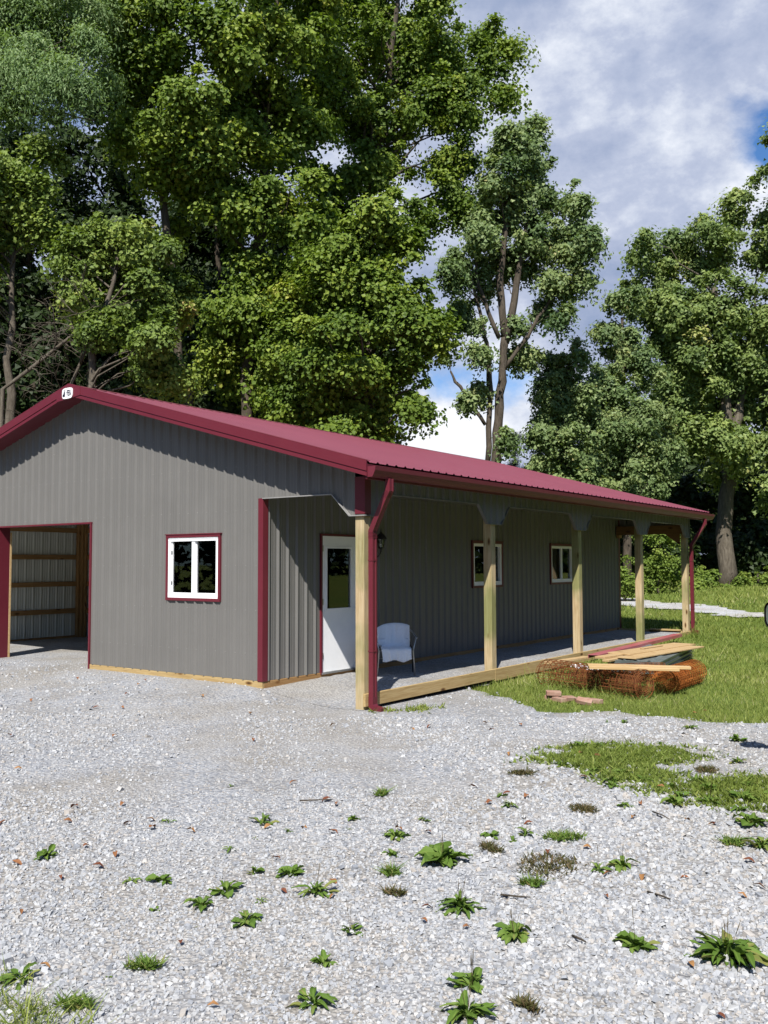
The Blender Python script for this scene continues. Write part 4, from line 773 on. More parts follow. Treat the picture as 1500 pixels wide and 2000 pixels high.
 {'name': 'hackberry_tree', 'label': 'bushy mid green tree right of the lone cottonwood', 'trunk': [(-9.12, 26.109, 0.48, 0.189), (-9.115, 26.113, 7.269, 0.155), (-9.042, 26.166, 10.551, 0.069)], 'blobs': [(-9.01, 26.1, 10.75, 0.81, 0.64), (-9.66, 25.83, 9.25, 0.73, 0.99), (-10.22, 26.15, 7.81, 0.7, 0.92), (-8.73, 26.33, 8.35, 1.12, 1.07), (-9.09, 26.14, 6.62, 1.33, 1.07), (-9.99, 25.65, 6.2, 0.95, 0.95), (-8.18, 26.17, 6.77, 0.64, 0.85), (-8.94, 26.26, 4.88, 1.29, 1.08), (-9.4, 26.16, 9.94, 0.78, 0.73), (-9.44, 26.46, 8.66, 0.96, 0.87), (-9.24, 25.22, 6.96, 0.93, 0.84)], 'leaves': 60000, 'size': 0.15, 'templ': 'tri', 'mat': 'cottonwood', 'seed': 11, 'limbs': 24, 'limb_r': 0.05, 'flat': 0.9, 'clump': 0.38, 'tone': 0.06},
 {'name': 'vine_clad_tree', 'label': 'slender fine leaved tree with vines up its trunk, before the right hand cottonwood', 'trunk': [(-7.464, 28.553, 0.558, 0.194), (-7.509, 28.52, 6.289, 0.176), (-7.545, 28.494, 12.583, 0.062)], 'blobs': [(-7.57, 28.42, 13.36, 0.75, 0.48), (-8.0, 28.51, 12.09, 0.93, 0.76), (-7.38, 28.99, 10.5, 1.2, 0.93), (-7.76, 27.54, 9.36, 1.17, 1.04), (-6.66, 28.05, 8.48, 1.16, 1.08), (-7.71, 28.09, 7.26, 1.23, 1.05), (-7.05, 28.35, 5.69, 1.35, 1.09), (-8.44, 28.53, 5.11, 1.23, 1.07), (-6.44, 29.72, 6.32, 0.71, 1.11), (-7.55, 28.71, 4.3, 0.89, 1.11), (-7.4, 28.73, 6.75, 0.55, 2.65), (-7.67, 28.76, 11.29, 0.76, 0.89), (-7.99, 27.38, 7.98, 0.87, 0.87), (-6.6, 29.05, 7.16, 0.88, 0.88), (-8.56, 27.0, 5.79, 0.78, 0.87)], 'leaves': 95000, 'size': 0.14, 'templ': 'tri', 'mat': 'cottonwood', 'seed': 12, 'limbs': 36, 'limb_r': 0.05, 'clump': 0.36, 'flat': 0.9},
 {'name': 'cottonwood_tree', 'label': 'big pale leaved cottonwood with a thick bare trunk at the right', 'trunk': [(-5.098, 33.988, 0.482, 0.38), (-4.91, 34.125, 4.227, 0.342), (-4.719, 34.264, 7.097, 0.295), (-4.875, 34.15, 10.96, 0.228), (-5.131, 33.964, 14.864, 0.114)], 'blobs': [(-7.62, 31.08, 16.53, 0.88, 0.79), (-6.81, 33.57, 17.38, 0.92, 0.82), (-7.39, 33.14, 15.82, 1.45, 1.06), (-5.97, 34.91, 16.39, 1.47, 1.22), (-7.7, 30.7, 14.05, 0.79, 0.79), (-6.11, 32.05, 13.13, 1.62, 1.21), (-4.31, 32.99, 13.52, 1.61, 1.38), (-4.7, 33.06, 17.32, 0.79, 0.79), (-4.4, 35.54, 19.15, 0.82, 0.92), (-3.0, 33.87, 19.11, 0.64, 0.78), (-3.65, 35.18, 16.87, 1.24, 1.43), (-3.06, 34.2, 13.11, 1.39, 1.62), (-5.46, 32.81, 11.28, 1.45, 0.98), (-6.3, 32.81, 10.38, 1.23, 0.8), (-4.88, 35.65, 10.22, 1.52, 1.27), (-3.49, 35.64, 9.57, 1.25, 1.25), (-4.89, 31.98, 7.46, 1.41, 0.91), (-3.81, 33.93, 6.99, 1.21, 0.98), (-5.92, 31.81, 7.76, 0.78, 0.78), (-5.69, 35.21, 6.15, 0.98, 0.54), (-6.46, 34.38, 9.47, 1.07, 0.98), (-8.89, 32.59, 12.83, 0.34, 0.44), (-7.42, 33.75, 12.22, 1.07, 0.98), (-7.9, 33.04, 13.52, 0.87, 0.82), (-4.35, 36.53, 11.81, 1.48, 1.23), (-5.0, 35.37, 12.19, 1.22, 1.22), (-6.7, 31.73, 13.88, 1.16, 0.93), (-5.71, 35.1, 9.24, 1.22, 0.98), (-6.87, 32.64, 9.02, 0.85, 0.95), (-5.11, 35.12, 9.43, 1.21, 0.97), (-4.3, 34.86, 11.01, 1.1, 0.96), (-5.14, 33.64, 10.42, 1.04, 0.85)], 'leaves': 145000, 'size': 0.172, 'templ': 'tri', 'mat': 'poplar', 'seed': 13, 'forks': [[(-4.714, 34.268, 7.337, 0.261), (-4.061, 34.744, 9.988, 0.202), (-3.591, 35.086, 13.88, 0.107)]], 'limbs': 50, 'limb_r': 0.08, 'flat': 0.9, 'clump': 0.44, 'bark': 'bark_pale'},
 {'name': 'cottonwood_tree', 'label': 'cottonwood cut by the right edge, taller than its neighbour', 'trunk': [(-1.263, 34.308, 0.492, 0.362), (-1.157, 34.384, 8.672, 0.271), (-1.251, 34.316, 20.359, 0.09)], 'blobs': [(-1.38, 32.86, 20.08, 1.01, 1.54), (-1.74, 34.66, 17.03, 1.42, 2.06), (-1.41, 34.72, 13.42, 2.06, 2.51), (-1.88, 35.38, 8.88, 2.1, 2.33), (-2.02, 32.97, 4.97, 1.11, 1.11)], 'leaves': 40000, 'size': 0.18, 'templ': 'tri', 'mat': 'poplar', 'seed': 14, 'limbs': 16, 'clump': 0.5, 'bark': 'bark_pale'},
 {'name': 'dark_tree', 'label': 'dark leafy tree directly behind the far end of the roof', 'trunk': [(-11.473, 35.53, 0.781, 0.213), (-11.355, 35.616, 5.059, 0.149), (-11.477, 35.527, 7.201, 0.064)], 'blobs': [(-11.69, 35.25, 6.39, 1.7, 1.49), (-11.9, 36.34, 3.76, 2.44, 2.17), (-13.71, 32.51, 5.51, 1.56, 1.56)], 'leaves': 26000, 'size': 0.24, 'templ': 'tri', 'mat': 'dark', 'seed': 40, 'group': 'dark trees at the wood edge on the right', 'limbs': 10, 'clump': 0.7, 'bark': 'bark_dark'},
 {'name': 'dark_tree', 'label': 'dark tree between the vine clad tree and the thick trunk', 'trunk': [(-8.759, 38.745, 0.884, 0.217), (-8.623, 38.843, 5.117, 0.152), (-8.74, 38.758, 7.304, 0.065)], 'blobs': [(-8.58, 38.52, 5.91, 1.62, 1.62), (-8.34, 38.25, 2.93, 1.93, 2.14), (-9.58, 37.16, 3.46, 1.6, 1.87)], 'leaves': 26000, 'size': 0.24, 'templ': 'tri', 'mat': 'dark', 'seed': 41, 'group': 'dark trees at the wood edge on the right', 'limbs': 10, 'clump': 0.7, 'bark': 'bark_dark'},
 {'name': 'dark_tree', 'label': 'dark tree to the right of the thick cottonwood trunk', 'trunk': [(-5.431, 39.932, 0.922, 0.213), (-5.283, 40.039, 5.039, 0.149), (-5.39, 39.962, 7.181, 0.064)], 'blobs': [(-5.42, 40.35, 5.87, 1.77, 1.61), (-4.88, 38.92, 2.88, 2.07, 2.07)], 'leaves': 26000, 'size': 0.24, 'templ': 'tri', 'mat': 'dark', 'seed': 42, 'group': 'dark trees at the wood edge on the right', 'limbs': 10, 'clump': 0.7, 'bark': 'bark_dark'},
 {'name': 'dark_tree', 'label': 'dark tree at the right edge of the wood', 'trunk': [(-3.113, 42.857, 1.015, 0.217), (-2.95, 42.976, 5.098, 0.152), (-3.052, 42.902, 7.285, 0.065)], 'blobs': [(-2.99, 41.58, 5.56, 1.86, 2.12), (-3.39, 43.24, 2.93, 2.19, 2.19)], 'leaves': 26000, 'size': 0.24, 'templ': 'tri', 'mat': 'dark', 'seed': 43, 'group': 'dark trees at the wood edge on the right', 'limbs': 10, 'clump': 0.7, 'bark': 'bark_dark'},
 {'name': 'pine_tree', 'label': 'little dark pine top poking up beside the lone cottonwood trunk', 'trunk': [(-14.29, 31.004, 0.636, 0.092), (-14.272, 31.017, 6.472, 0.071), (-14.255, 31.029, 8.324, 0.02)], 'blobs': [(-14.26, 31.03, 8.07, 0.2, 0.36), (-14.26, 31.02, 7.5, 0.51, 0.36), (-14.33, 30.97, 6.86, 0.81, 0.46), (-14.27, 31.02, 6.22, 1.02, 0.51)], 'leaves': 6000, 'size': 0.2, 'templ': 'needle', 'mat': 'needle', 'seed': 50, 'limbs': 0, 'clump': 0.4, 'jitter': 0.9},
 {'name': 'bush', 'label': 'bright green vine covered thicket seen between the last two posts', 'trunk': [(-5.729, 27.342, 0.519, 0.05), (-5.685, 27.374, 1.443, 0.033), (-5.698, 27.365, 2.737, 0.017)], 'blobs': [(-5.63, 27.18, 2.73, 0.58, 0.54), (-6.08, 27.18, 1.76, 0.71, 0.75), (-5.26, 27.39, 1.76, 0.42, 0.75), (-5.8, 27.67, 1.02, 0.89, 0.34), (-6.35, 26.85, 1.07, 0.42, 0.29)], 'leaves': 9000, 'size': 0.1, 'templ': 'kite', 'mat': 'vine', 'seed': 60, 'group': 'bushes along the wood edge', 'cat': 'bush', 'limbs': 8, 'limb_r': 0.02, 'clump': 0.28},
 {'name': 'bush', 'label': 'low leafy bush at the foot of the wall corner', 'trunk': [(-5.346, 22.673, 0.37, 0.045), (-5.308, 22.7, 1.491, 0.03), (-5.34, 22.677, 1.343, 0.015)], 'blobs': [(-5.34, 22.67, 1.34, 0.3, 0.41), (-5.22, 22.84, 0.93, 0.37, 0.19)], 'leaves': 2200, 'size': 0.1, 'templ': 'kite', 'mat': 'vine', 'seed': 61, 'group': 'bushes along the wood edge', 'cat': 'bush', 'limbs': 8, 'limb_r': 0.02, 'clump': 0.28},
 {'name': 'bush', 'label': 'green bush left of the thick trunk', 'trunk': [(-5.412, 31.285, 0.645, 0.054), (-5.363, 31.32, 1.405, 0.036), (-5.403, 31.291, 1.225, 0.018)], 'blobs': [(-5.54, 31.72, 1.22, 0.59, 0.5), (-5.61, 30.73, 0.92, 0.45, 0.27), (-5.07, 32.12, 1.4, 0.37, 0.6)], 'leaves': 4200, 'size': 0.13, 'templ': 'kite', 'mat': 'vine', 'seed': 62, 'group': 'bushes along the wood edge', 'cat': 'bush', 'limbs': 8, 'limb_r': 0.02, 'clump': 0.28},
 {'name': 'bush', 'label': 'low bush at the foot of the thick trunk', 'trunk': [(-4.489, 33.194, 0.698, 0.056), (-4.438, 33.231, 1.389, 0.037), (-4.488, 33.196, 0.79, 0.019)], 'blobs': [(-4.47, 33.14, 0.79, 0.51, 0.28), (-4.09, 33.23, 0.98, 0.37, 0.37)], 'leaves': 2600, 'size': 0.12, 'templ': 'kite', 'mat': 'vine', 'seed': 63, 'group': 'bushes along the wood edge', 'cat': 'bush', 'limbs': 8, 'limb_r': 0.02, 'clump': 0.28},
 {'name': 'bush', 'label': 'low yellow green weeds right of the thick trunk', 'trunk': [(-3.555, 33.875, 0.695, 0.056), (-3.503, 33.912, 1.386, 0.037), (-3.551, 33.878, 0.925, 0.019)], 'blobs': [(-3.54, 33.85, 0.93, 0.74, 0.32), (-2.98, 34.46, 1.15, 0.7, 0.47)], 'leaves': 3600, 'size': 0.12, 'templ': 'kite', 'mat': 'vine', 'seed': 64, 'group': 'bushes along the wood edge', 'cat': 'bush', 'limbs': 8, 'limb_r': 0.02, 'clump': 0.28},
 {'name': 'bush', 'label': 'dark bush behind the first thicket', 'trunk': [(-8.001, 30.636, 0.624, 0.056), (-7.953, 30.671, 1.401, 0.037), (-7.98, 30.651, 2.094, 0.019)], 'blobs': [(-7.95, 30.57, 2.09, 0.93, 1.16), (-6.41, 31.53, 2.32, 0.78, 1.38)], 'leaves': 5000, 'size': 0.15, 'templ': 'kite', 'mat': 'dark', 'seed': 65, 'group': 'bushes along the wood edge', 'cat': 'bush', 'limbs': 8, 'limb_r': 0.02, 'clump': 0.28}]
DEAD = [((-15.29, 6.15, 0.0), [(-15.29, 6.15, 0.0), (-15.29, 6.15, 5.82), (-15.25, 6.18, 6.85), (-14.91, 6.43, 7.88), (-14.74, 6.55, 8.62)], 3, 'bare grey dead sapling with tangled twigs above the left roof slope'),
 ((-16.31, 4.79, 0.0), [(-16.31, 4.79, 0.0), (-16.31, 4.79, 6.75), (-15.69, 5.24, 7.33), (-15.12, 5.66, 7.91), (-14.55, 6.07, 8.48), (-14.21, 6.32, 8.77)], 5, 'leaning dead branch with bare twigs left of the gable peak')]

# ------------------------------------------------------------------ trees
TEMPL = {
 'lobed': (np.array([[0,0,0],[.52,.18,.10],[.40,.58,.13],[0,1,-.02],[-.40,.58,.13],[-.52,.18,.10]]), np.array([[0,1,2,3],[0,3,4,5]])),
 'broad': (np.array([[0,0,0],[.56,.46,.13],[0,1,-.03],[-.50,.40,.11]]), np.array([[0,1,2],[0,2,3]])),
 'kite': (np.array([[0,0,0],[.42,.40,.10],[0,1,0],[-.42,.40,.10]]), np.array([[0,1,2],[0,2,3]])),
 'slim': (np.array([[0,0,0],[.17,.42,.04],[0,1,-.08],[-.17,.42,.04]]), np.array([[0,1,2],[0,2,3]])),
 'tri': (np.array([[-.46,.08,0],[.46,.30,.05],[0,1.05,-.02]]), np.array([[0,1,2]])),
 'slimtri': (np.array([[-.17,.15,0],[.17,.30,.03],[0,1.1,-.08]]), np.array([[0,1,2]])),
 'needle': (np.array([[-.04,0,0],[.04,0,0],[0,1,0]]), np.array([[0,1,2]])),
}
def leaves_mesh(name, C, nrm, size, tint, templ, rng, droop=.3):
    n = len(C); nrm = nrm/np.linalg.norm(nrm, axis=1, keepdims=True)
    ref = rng.normal(size=(n, 3)); ref[:, 2] -= droop*2
    t = ref-nrm*(ref*nrm).sum(1, keepdims=True); t /= np.linalg.norm(t, axis=1, keepdims=True)+1e-9; b = np.cross(t, nrm)
    T, F = TEMPL[templ]; T = T.copy(); T[:, 1] -= .4
    V = C[:, None]+size[:, None, None]*(T[None, :, 0:1]*b[:, None]+T[None, :, 1:2]*t[:, None]+T[None, :, 2:3]*nrm[:, None])
    k = len(T); Fs = (F[None]+(np.arange(n)*k)[:, None, None]).reshape(-1, F.shape[1])
    return np_mesh(name, V.reshape(-1, 3), Fs, np.repeat(np.clip(tint, 0, 1), k))
def crown(blobs, n_leaf, size, rng, clump=.55, shell=.62, flat=.72, up=.55, jitter=.55, tone=0.0, loose=.26):
    """blobs: (x,y,z, rh, rv). clumps of leaves set through the outer part of each blob"""
    B = np.array(blobs, float); vol = B[:, 3]**2*B[:, 4]; area = vol**(2/3)
    nc = np.maximum(4, (area/area.sum()*(area.sum()*2.4/(clump**2))).astype(int)); Cs, Rs, On = [], [], []
    for b, k in zip(B, nc):
        d = rng.normal(size=(k, 3)); d /= np.linalg.norm(d, axis=1, keepdims=True)
        rr = np.where(rng.random(k) < shell, rng.uniform(.72, 1.04, k), rng.uniform(.2, .8, k))
        ph = rng.uniform(0, 6.3, 6); lump = 1+.24*np.sin(4.3*d[:, 0]+ph[0])*np.sin(3.7*d[:, 1]+ph[1])+.20*np.sin(6.1*d[:, 2]+ph[2])*np.sin(5.3*d[:, 0]+ph[3])
        spray = rng.random(k) < .24; rr = np.where(spray, rng.uniform(1.0, 1.34, k), rr*lump)
        c = b[:3]+d*rr[:, None]*np.array([b[3], b[3], b[4]]); Cs.append(c); On.append(d); Rs.append(clump*rng.uniform(.35, 1.2, k)*np.where(spray, .55, 1))
    Cs = np.concatenate(Cs); Rs = np.concatenate(Rs); On = np.concatenate(On); ct = rng.normal(.45, .16, len(Cs))
    w = Rs**2; idx = rng.choice(len(Cs), n_leaf, p=w/w.sum())
    d = rng.normal(size=(n_leaf, 3))*np.where(rng.random(n_leaf) < loose, 1.0, .50)[:, None]; r = np.linalg.norm(d, axis=1); d *= ((1+(r/2.1)**6)**(-1/6))[:, None]; r = np.linalg.norm(d, axis=1)
    off = d*Rs[idx][:, None]; off[:, 2] *= flat; off[:, 2] -= .22*Rs[idx]*np.minimum(r, 1.6)**2
    P = Cs[idx]+off; nrm = d*.30+On[idx]*.45+np.array([.10, -.22, up])+rng.normal(0, jitter, (n_leaf, 3))
    return P, nrm, size*rng.uniform(.65, 1.25, n_leaf), ct[idx]+rng.normal(0, .13, n_leaf)+tone, Cs
def limbs(trunk, Cs, rng, n, r0, mbx):
    """trunk: (x,y,z,r) points; limbs run from it out to clump centres"""
    T = np.array(trunk); H = T[-1, 2]-T[0, 2]
    for i in rng.permutation(len(Cs))[:n]:
        c = Cs[i]; dh = np.min(np.hypot(*(T[:, :2]-c[:2]).T))
        z = np.clip(c[2]-dh*rng.uniform(.35, 1.0)-.2, T[0, 2]+H*rng.uniform(.12, .45), T[-1, 2])
        p = np.array([np.interp(z, T[:, 2], T[:, k]) for k in range(4)]); L_ = np.linalg.norm(c-p[:3])
        if L_ < .3 or L_ > 5.5 or c[2] < p[2]-.8: continue
        r = min(p[3]*.5, r0*rng.uniform(.5, 1.1)*min(1, .35+L_/4)); v = c-p[:3]; up = np.array([0, 0, 1.0])
        pts = [p[:3]]
        for t in (.25, .5, .75, 1.0): pts.append(p[:3]+v*t+up*L_*.16*math.sin(math.pi*t)*(-.4 if c[2] < p[2]+.3 else .6)+rng.normal(0, .045*L_, 3)*(t < 1))
        mbx.tube(pts, [r, r*.76, r*.56, r*.36, r*.14], 5, False)
def wobble_path(path, rng, amp=.05):
    out = []
    for (a, b) in zip(path[:-1], path[1:]):
        for k in range(4):
            t = k/4; p = [a[i]*(1-t)+b[i]*t for i in range(4)]; p[0] += rng.normal(0, amp)*(0 if k == 0 else 1); p[1] += rng.normal(0, amp)*(0 if k == 0 else 1); out.append(tuple(p))
    out.append(tuple(path[-1])); return out
def tree(spec):
    rng = np.random.default_rng(spec['seed']); base = spec['trunk'][0]
    root = empty(spec['name'], (base[0], base[1], float(gh(base[0], base[1])))); tag(root, spec['label'], spec.get('cat', 'tree'), spec.get('group'))
    o3 = np.array(root.location)
    P, nrm, sz, ti, Cs = crown(spec['blobs'], int(spec['leaves']*LEAFK), spec['size'], rng, spec.get('clump', .55), spec.get('shell', .5), spec.get('flat', .72), spec.get('up', .55), spec.get('jitter', .55), spec.get('tone', 0))
    keep = P[:, 2] > gh(P[:, 0], P[:, 1])+.03; P, nrm, sz, ti = P[keep], nrm[keep], sz[keep], ti[keep]
    me = leaves_mesh('crown', P-o3, nrm, sz, ti, spec['templ'], rng, spec.get('droop', .3)); link('crown', me, M[spec['mat']], root)
    m = MB()
    paths = [spec['trunk']]+spec.get('forks', [])
    for pth in paths:
        w = wobble_path(pth, rng, spec.get('wob', .06)); n = 9
        m.tube([(a-o3[0], b-o3[1], c-o3[2]) for a, b, c, r in w], [r*(1+.08*rng.normal()) for *_, r in w], n, True)
    a = paths[0][0]; r0 = a[3]
    m.build('trunk', M[spec.get('bark', 'bark')], root)
    if spec.get('limbs', 0):
        m = MB(); Q = [np.array(pth)-np.array([*o3, 0]) for pth in paths]; Cl = Cs-o3
        D = np.stack([np.min(np.linalg.norm(Cl[:, None]-q[None, :, :3], axis=2), axis=1) for q in Q], 1); own = np.argmin(D, 1)
        for j, q in enumerate(Q):
            mine = Cl[own == j]
            if len(mine): limbs(q, mine, rng, max(3, int(spec['limbs']*len(mine)/len(Cl))), spec.get('limb_r', .09), m)
        if m.v: tag(m.build('branches', M[spec.get('bark', 'bark')], root), kind='stuff')
    return root
for sp in TREES: tree(sp)

# bare twigs of a dead young tree at the left
def dead_tree(base, path, seed, label):
    rng = random.Random(seed); root = empty('dead_tree', base); tag(root, label, 'dead tree'); m = MB()
    P = [Vector(p) for p in path]; o = Vector(base); m.tube([p-o for p in P], [.075-.045*i/(len(P)-1) for i in range(len(P))], 6); m.build('trunk', M['bark_pale'], root)
    t = MB()
    def twig(p, d, L_, r, depth):
        pts = [p]; q = p.copy(); dd = d.normalized()
        for k in range(5):
            dd = (dd+Vector((rng.uniform(-.35, .35), rng.uniform(-.35, .35), rng.uniform(-.32, .22)))).normalized(); q = q+dd*L_/5; pts.append(q.copy())
        t.tube(pts, [r*(1-.16*k) for k in range(6)], 4, False)
        if depth:
            for k in range(3): twig(pts[1+k+rng.randint(0, 1)], (dd+Vector((rng.uniform(-1, 1), rng.uniform(-1, 1), rng.uniform(-.5, .8)))), L_*.6, r*.55, depth-1)
    for k in range(13):
        i = rng.randint(1, len(P)-2); p = P[i]+(P[i+1]-P[i])*rng.random()-o
        twig(p, Vector((rng.uniform(-1, 1), rng.uniform(-1.2, .3), rng.uniform(-.3, .6))), rng.uniform(1.1, 2.0), .022, 2)
    t.build('twigs', M['bark_pale'], root)
for d_ in DEAD: dead_tree(*d_)

# far wood: one dark leafy mass behind everything
def far_wood():
    rng = np.random.default_rng(99); n = 110000; d = rng.uniform(54, 68, n); k = rng.uniform(-.72, .62, n); P = np.zeros((n, 3))
    P[:, :2] = CAM[:2]+d[:, None]*FW+(k*d)[:, None]*RT
    top = 9.5+13*(1-sstep(-.13, -.05, k))+3*np.sin(k*23)+2*np.sin(k*57+1)+1.2*np.sin(k*131); top *= 1-.55*sstep(-.03, .02, k)*(1-sstep(.14, .19, k)); P[:, 2] = gh(P[:, 0], P[:, 1])+top*rng.random(n)**.85
    nrm = rng.normal(0, .6, (n, 3))+np.array([.3, -.6, .6]); return leaves_mesh('far_wood', P, nrm, rng.uniform(.4, .8, n), rng.normal(.4, .2, n), 'tri', rng)
def wood_behind():
    rng = np.random.default_rng(98); n = 80000; a = rng.uniform(R(-165), R(92), n); d = rng.uniform(48, 60, n); P = np.zeros((n, 3))
    P[:, 0] = 2+np.cos(a)*d; P[:, 1] = 2+np.sin(a)*d; top = 15+3*np.sin(a*17)+2.5*np.sin(a*41+1)+1.5*np.sin(a*97); P[:, 2] = top*rng.random(n)**.8
    nrm = rng.normal(0, .6, (n, 3))+np.array([0, 0, .5]); return leaves_mesh('far_wood', P, nrm, rng.uniform(.6, 1.2, n), rng.normal(.45, .2, n), 'tri', rng)
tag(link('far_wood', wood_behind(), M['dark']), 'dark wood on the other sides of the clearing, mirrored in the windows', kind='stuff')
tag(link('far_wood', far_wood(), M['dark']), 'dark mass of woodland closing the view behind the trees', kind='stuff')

# ------------------------------------------------------------------ where the small things lie (metres)
WEEDS = [(1.852, -5.719, 0.204, 'P', 8, 0, 'dark green two lobed weed furthest left in the gravel'),
 (1.874, -4.77, 0.119, 'P', 7, 0, 'small dark weed high up left of centre'),
 (2.634, -5.693, 0.115, 'P', 6, 0, 'small weed left of the spread leaf pair'),
 (2.778, -5.579, 0.177, 'P', 6, 0, 'flat weed with spread leaves under the small left one'),
 (2.478, -4.417, 0.228, 'P', 7, 1, 'weed with one upright stalk beside a red leaf'),
 (2.745, -4.451, 0.086, 'P', 5, 0, 'tiny weed right of the single stalk weed'),
 (2.66, -4.697, 0.042, 'P', 4, 0, 'sprig of weed below the single stalk weed'),
 (2.702, -4.96, 0.114, 'P', 6, 0, 'short spiky weed below and left of the tiny sprig'),
 (3.11, -5.168, 0.15, 'P', 7, 0, 'pale green weed left of the large middle pair'),
 (3.313, -5.067, 0.217, 'P', 9, 0, 'broad weed, upper one of the large middle pair'),
 (3.633, -5.209, 0.234, 'P', 11, 1, 'broad weed, lower one of the large middle pair'),
 (3.248, -5.702, 0.192, 'P', 8, 0, 'long leaved weed in the slanting chain of weeds'),
 (3.202, -5.479, 0.212, 'P', 6, 0, 'narrow leaved weed at the top of the slanting chain'),
 (3.46, -5.467, 0.086, 'P', 6, 0, 'little weed between the slanting chain and the large pair'),
 (3.59, -5.717, 0.201, 'P', 8, 0, 'low spreading weed below the slanting chain'),
 (3.079, -5.886, 0.084, 'P', 4, 0, 'single folded weed left of the slanting chain'),
 (3.434, -5.911, 0.037, 'P', 3, 0, 'lone round leaf sprouting below the slanting chain'),
 (4.124, -5.519, 0.157, 'P', 5, 2, 'thin weed with dry stems near the middle'),
 (4.253, -5.884, 0.159, 'P', 9, 0, 'crinkled leafy weed alone in the lower middle'),
 (4.467, -6.207, 0.202, 'P', 11, 0, 'large crinkled weed at the bottom left of centre'),
 (3.597, -6.375, 0.14, 'M', 0, 0, 'wiry creeping weed in the lower left'),
 (3.537, -6.527, 0.042, 'P', 4, 0, 'tiny weed left of the wiry creeper'),
 (3.253, -6.781, 0.201, 'P', 9, 0, 'broad leaved weed by the grass tuft in the left corner'),
 (3.662, -6.775, 0.137, 'M', 0, 0, 'wiry creeping weed near the left corner tuft'),
 (2.913, -3.949, 0.15, 'P', 6, 0, 'weed pair member above centre, upper one'),
 (3.03, -4.174, 0.065, 'P', 4, 0, 'weed pair member above centre, lower one'),
 (3.323, -3.656, 0.112, 'P', 7, 1, 'compact upright weed above centre'),
 (3.446, -2.736, 0.107, 'P', 6, 1, 'dark weed with a stalk left of the grass patch'),
 (3.64, -2.954, 0.174, 'P', 6, 0, 'dark spiky weed below the stalked dark one'),
 (3.414, -4.116, 0.203, 'P', 9, 2, 'leafy weed at the top of the short column of weeds'),
 (3.592, -4.424, 0.145, 'P', 9, 0, 'second weed down the short column of weeds'),
 (3.792, -4.713, 0.124, 'M', 0, 0, 'creeping weed third down the short column'),
 (4.003, -4.973, 0.122, 'B', 0, 0, 'brownish weed at the foot of the short column'),
 (3.919, -4.336, 0.349, 'P', 15, 6, 'wide weed with many tall seed stalks in the middle'),
 (4.414, -4.955, 0.267, 'P', 18, 5, 'large round rosette with upright seed stalks'),
 (4.824, -5.108, 0.216, 'P', 15, 4, 'bright rosette with seed stalks right of the large round one'),
 (4.929, -5.695, 0.209, 'P', 9, 4, 'loose rosette with dark stalks near the bottom'),
 (5.043, -5.928, 0.256, 'P', 14, 3, 'bright rosette cut by the bottom edge'),
 (5.205, -5.718, 0.113, 'B', 0, 0, 'withered brown weed beside the bottom rosettes'),
 (3.902, -3.696, 0.155, 'P', 7, 0, 'left weed of a little cluster of three'),
 (4.069, -3.534, 0.192, 'P', 8, 1, 'right weed of a little cluster of three'),
 (4.063, -3.693, 0.118, 'P', 6, 0, 'front weed of a little cluster of three'),
 (4.311, -3.447, 0.231, 'M', 0, 0, 'dense green creeper right of the cluster of three'),
 (4.48, -4.029, 0.408, 'B', 0, 0, 'wide brown green mat of weeds in the centre right'),
 (4.146, -2.735, 0.21, 'B', 0, 0, 'dry brown grass tuft below the grass patch'),
 (4.546, -4.385, 0.12, 'M', 0, 0, 'small creeper below the wide brown mat'),
 (4.766, -3.926, 0.169, 'P', 6, 1, 'round leaved weed at the left of the stalked pair'),
 (4.854, -3.784, 0.228, 'P', 9, 3, 'upright weed with two stalks right of the brown mat'),
 (5.346, -4.865, 0.201, 'P', 10, 1, 'dull green weed with reddish edges on the right'),
 (5.731, -4.728, 0.38, 'P', 20, 5, 'largest weed of all, spreading at the lower right'),
 (4.363, -2.457, 0.134, 'P', 7, 0, 'small weed right of the dry tuft'),
 (5.278, -2.447, 0.277, 'P', 10, 0, 'leafy weed at the right edge, upper of two'),
 (5.467, -2.956, 0.281, 'P', 11, 0, 'leafy weed at the right edge, lower of two'),
 (5.29, -2.979, 0.149, 'M', 0, 0, 'creeper left of the right edge weeds'),
 (2.989, 1.013, 0.156, 'P', 5, 1, 'little weed beside the lawn edge'),
 (3.758, 0.999, 0.218, 'P', 6, 0, 'little flat weed near the lawn edge'),
 (3.76, 0.02, 0.116, 'P', 5, 0, 'tiny weed above the grass patch'),
 (4.367, 0.613, 0.214, 'P', 7, 0, 'weed left of the mirror shadow'),
 (4.625, -0.366, 0.212, 'P', 7, 1, 'weed below the mirror shadow'),
 (2.667, -3.272, 0.132, 'M', 0, 0, 'small creeper alone high in the middle'),
 (1.482, -3.769, 0.077, 'P', 5, 0, 'tiny weed high up left of the middle'),
 (2.809, 0.969, 0.108, 'P', 4, 0, 'tiny weed left of the little lawn edge weed'),
 (4.657, -2.193, 0.238, 'P', 9, 1, 'leafy weed between the two grass patches'),
 (4.046, -1.943, 0.188, 'P', 8, 1, 'upright weed at the front of the big grass patch'),
 (3.251, -1.995, 0.217, 'B', 0, 0, 'brown tinged weed at the left tip of the grass patch'),
 (4.495, -0.87, 0.24, 'B', 0, 0, 'dry orange brown grass right of the grass patch'),
 (4.038, -3.939, 0.202, 'B', 0, 0, 'faded thin weed right of the tall stalk weed')]
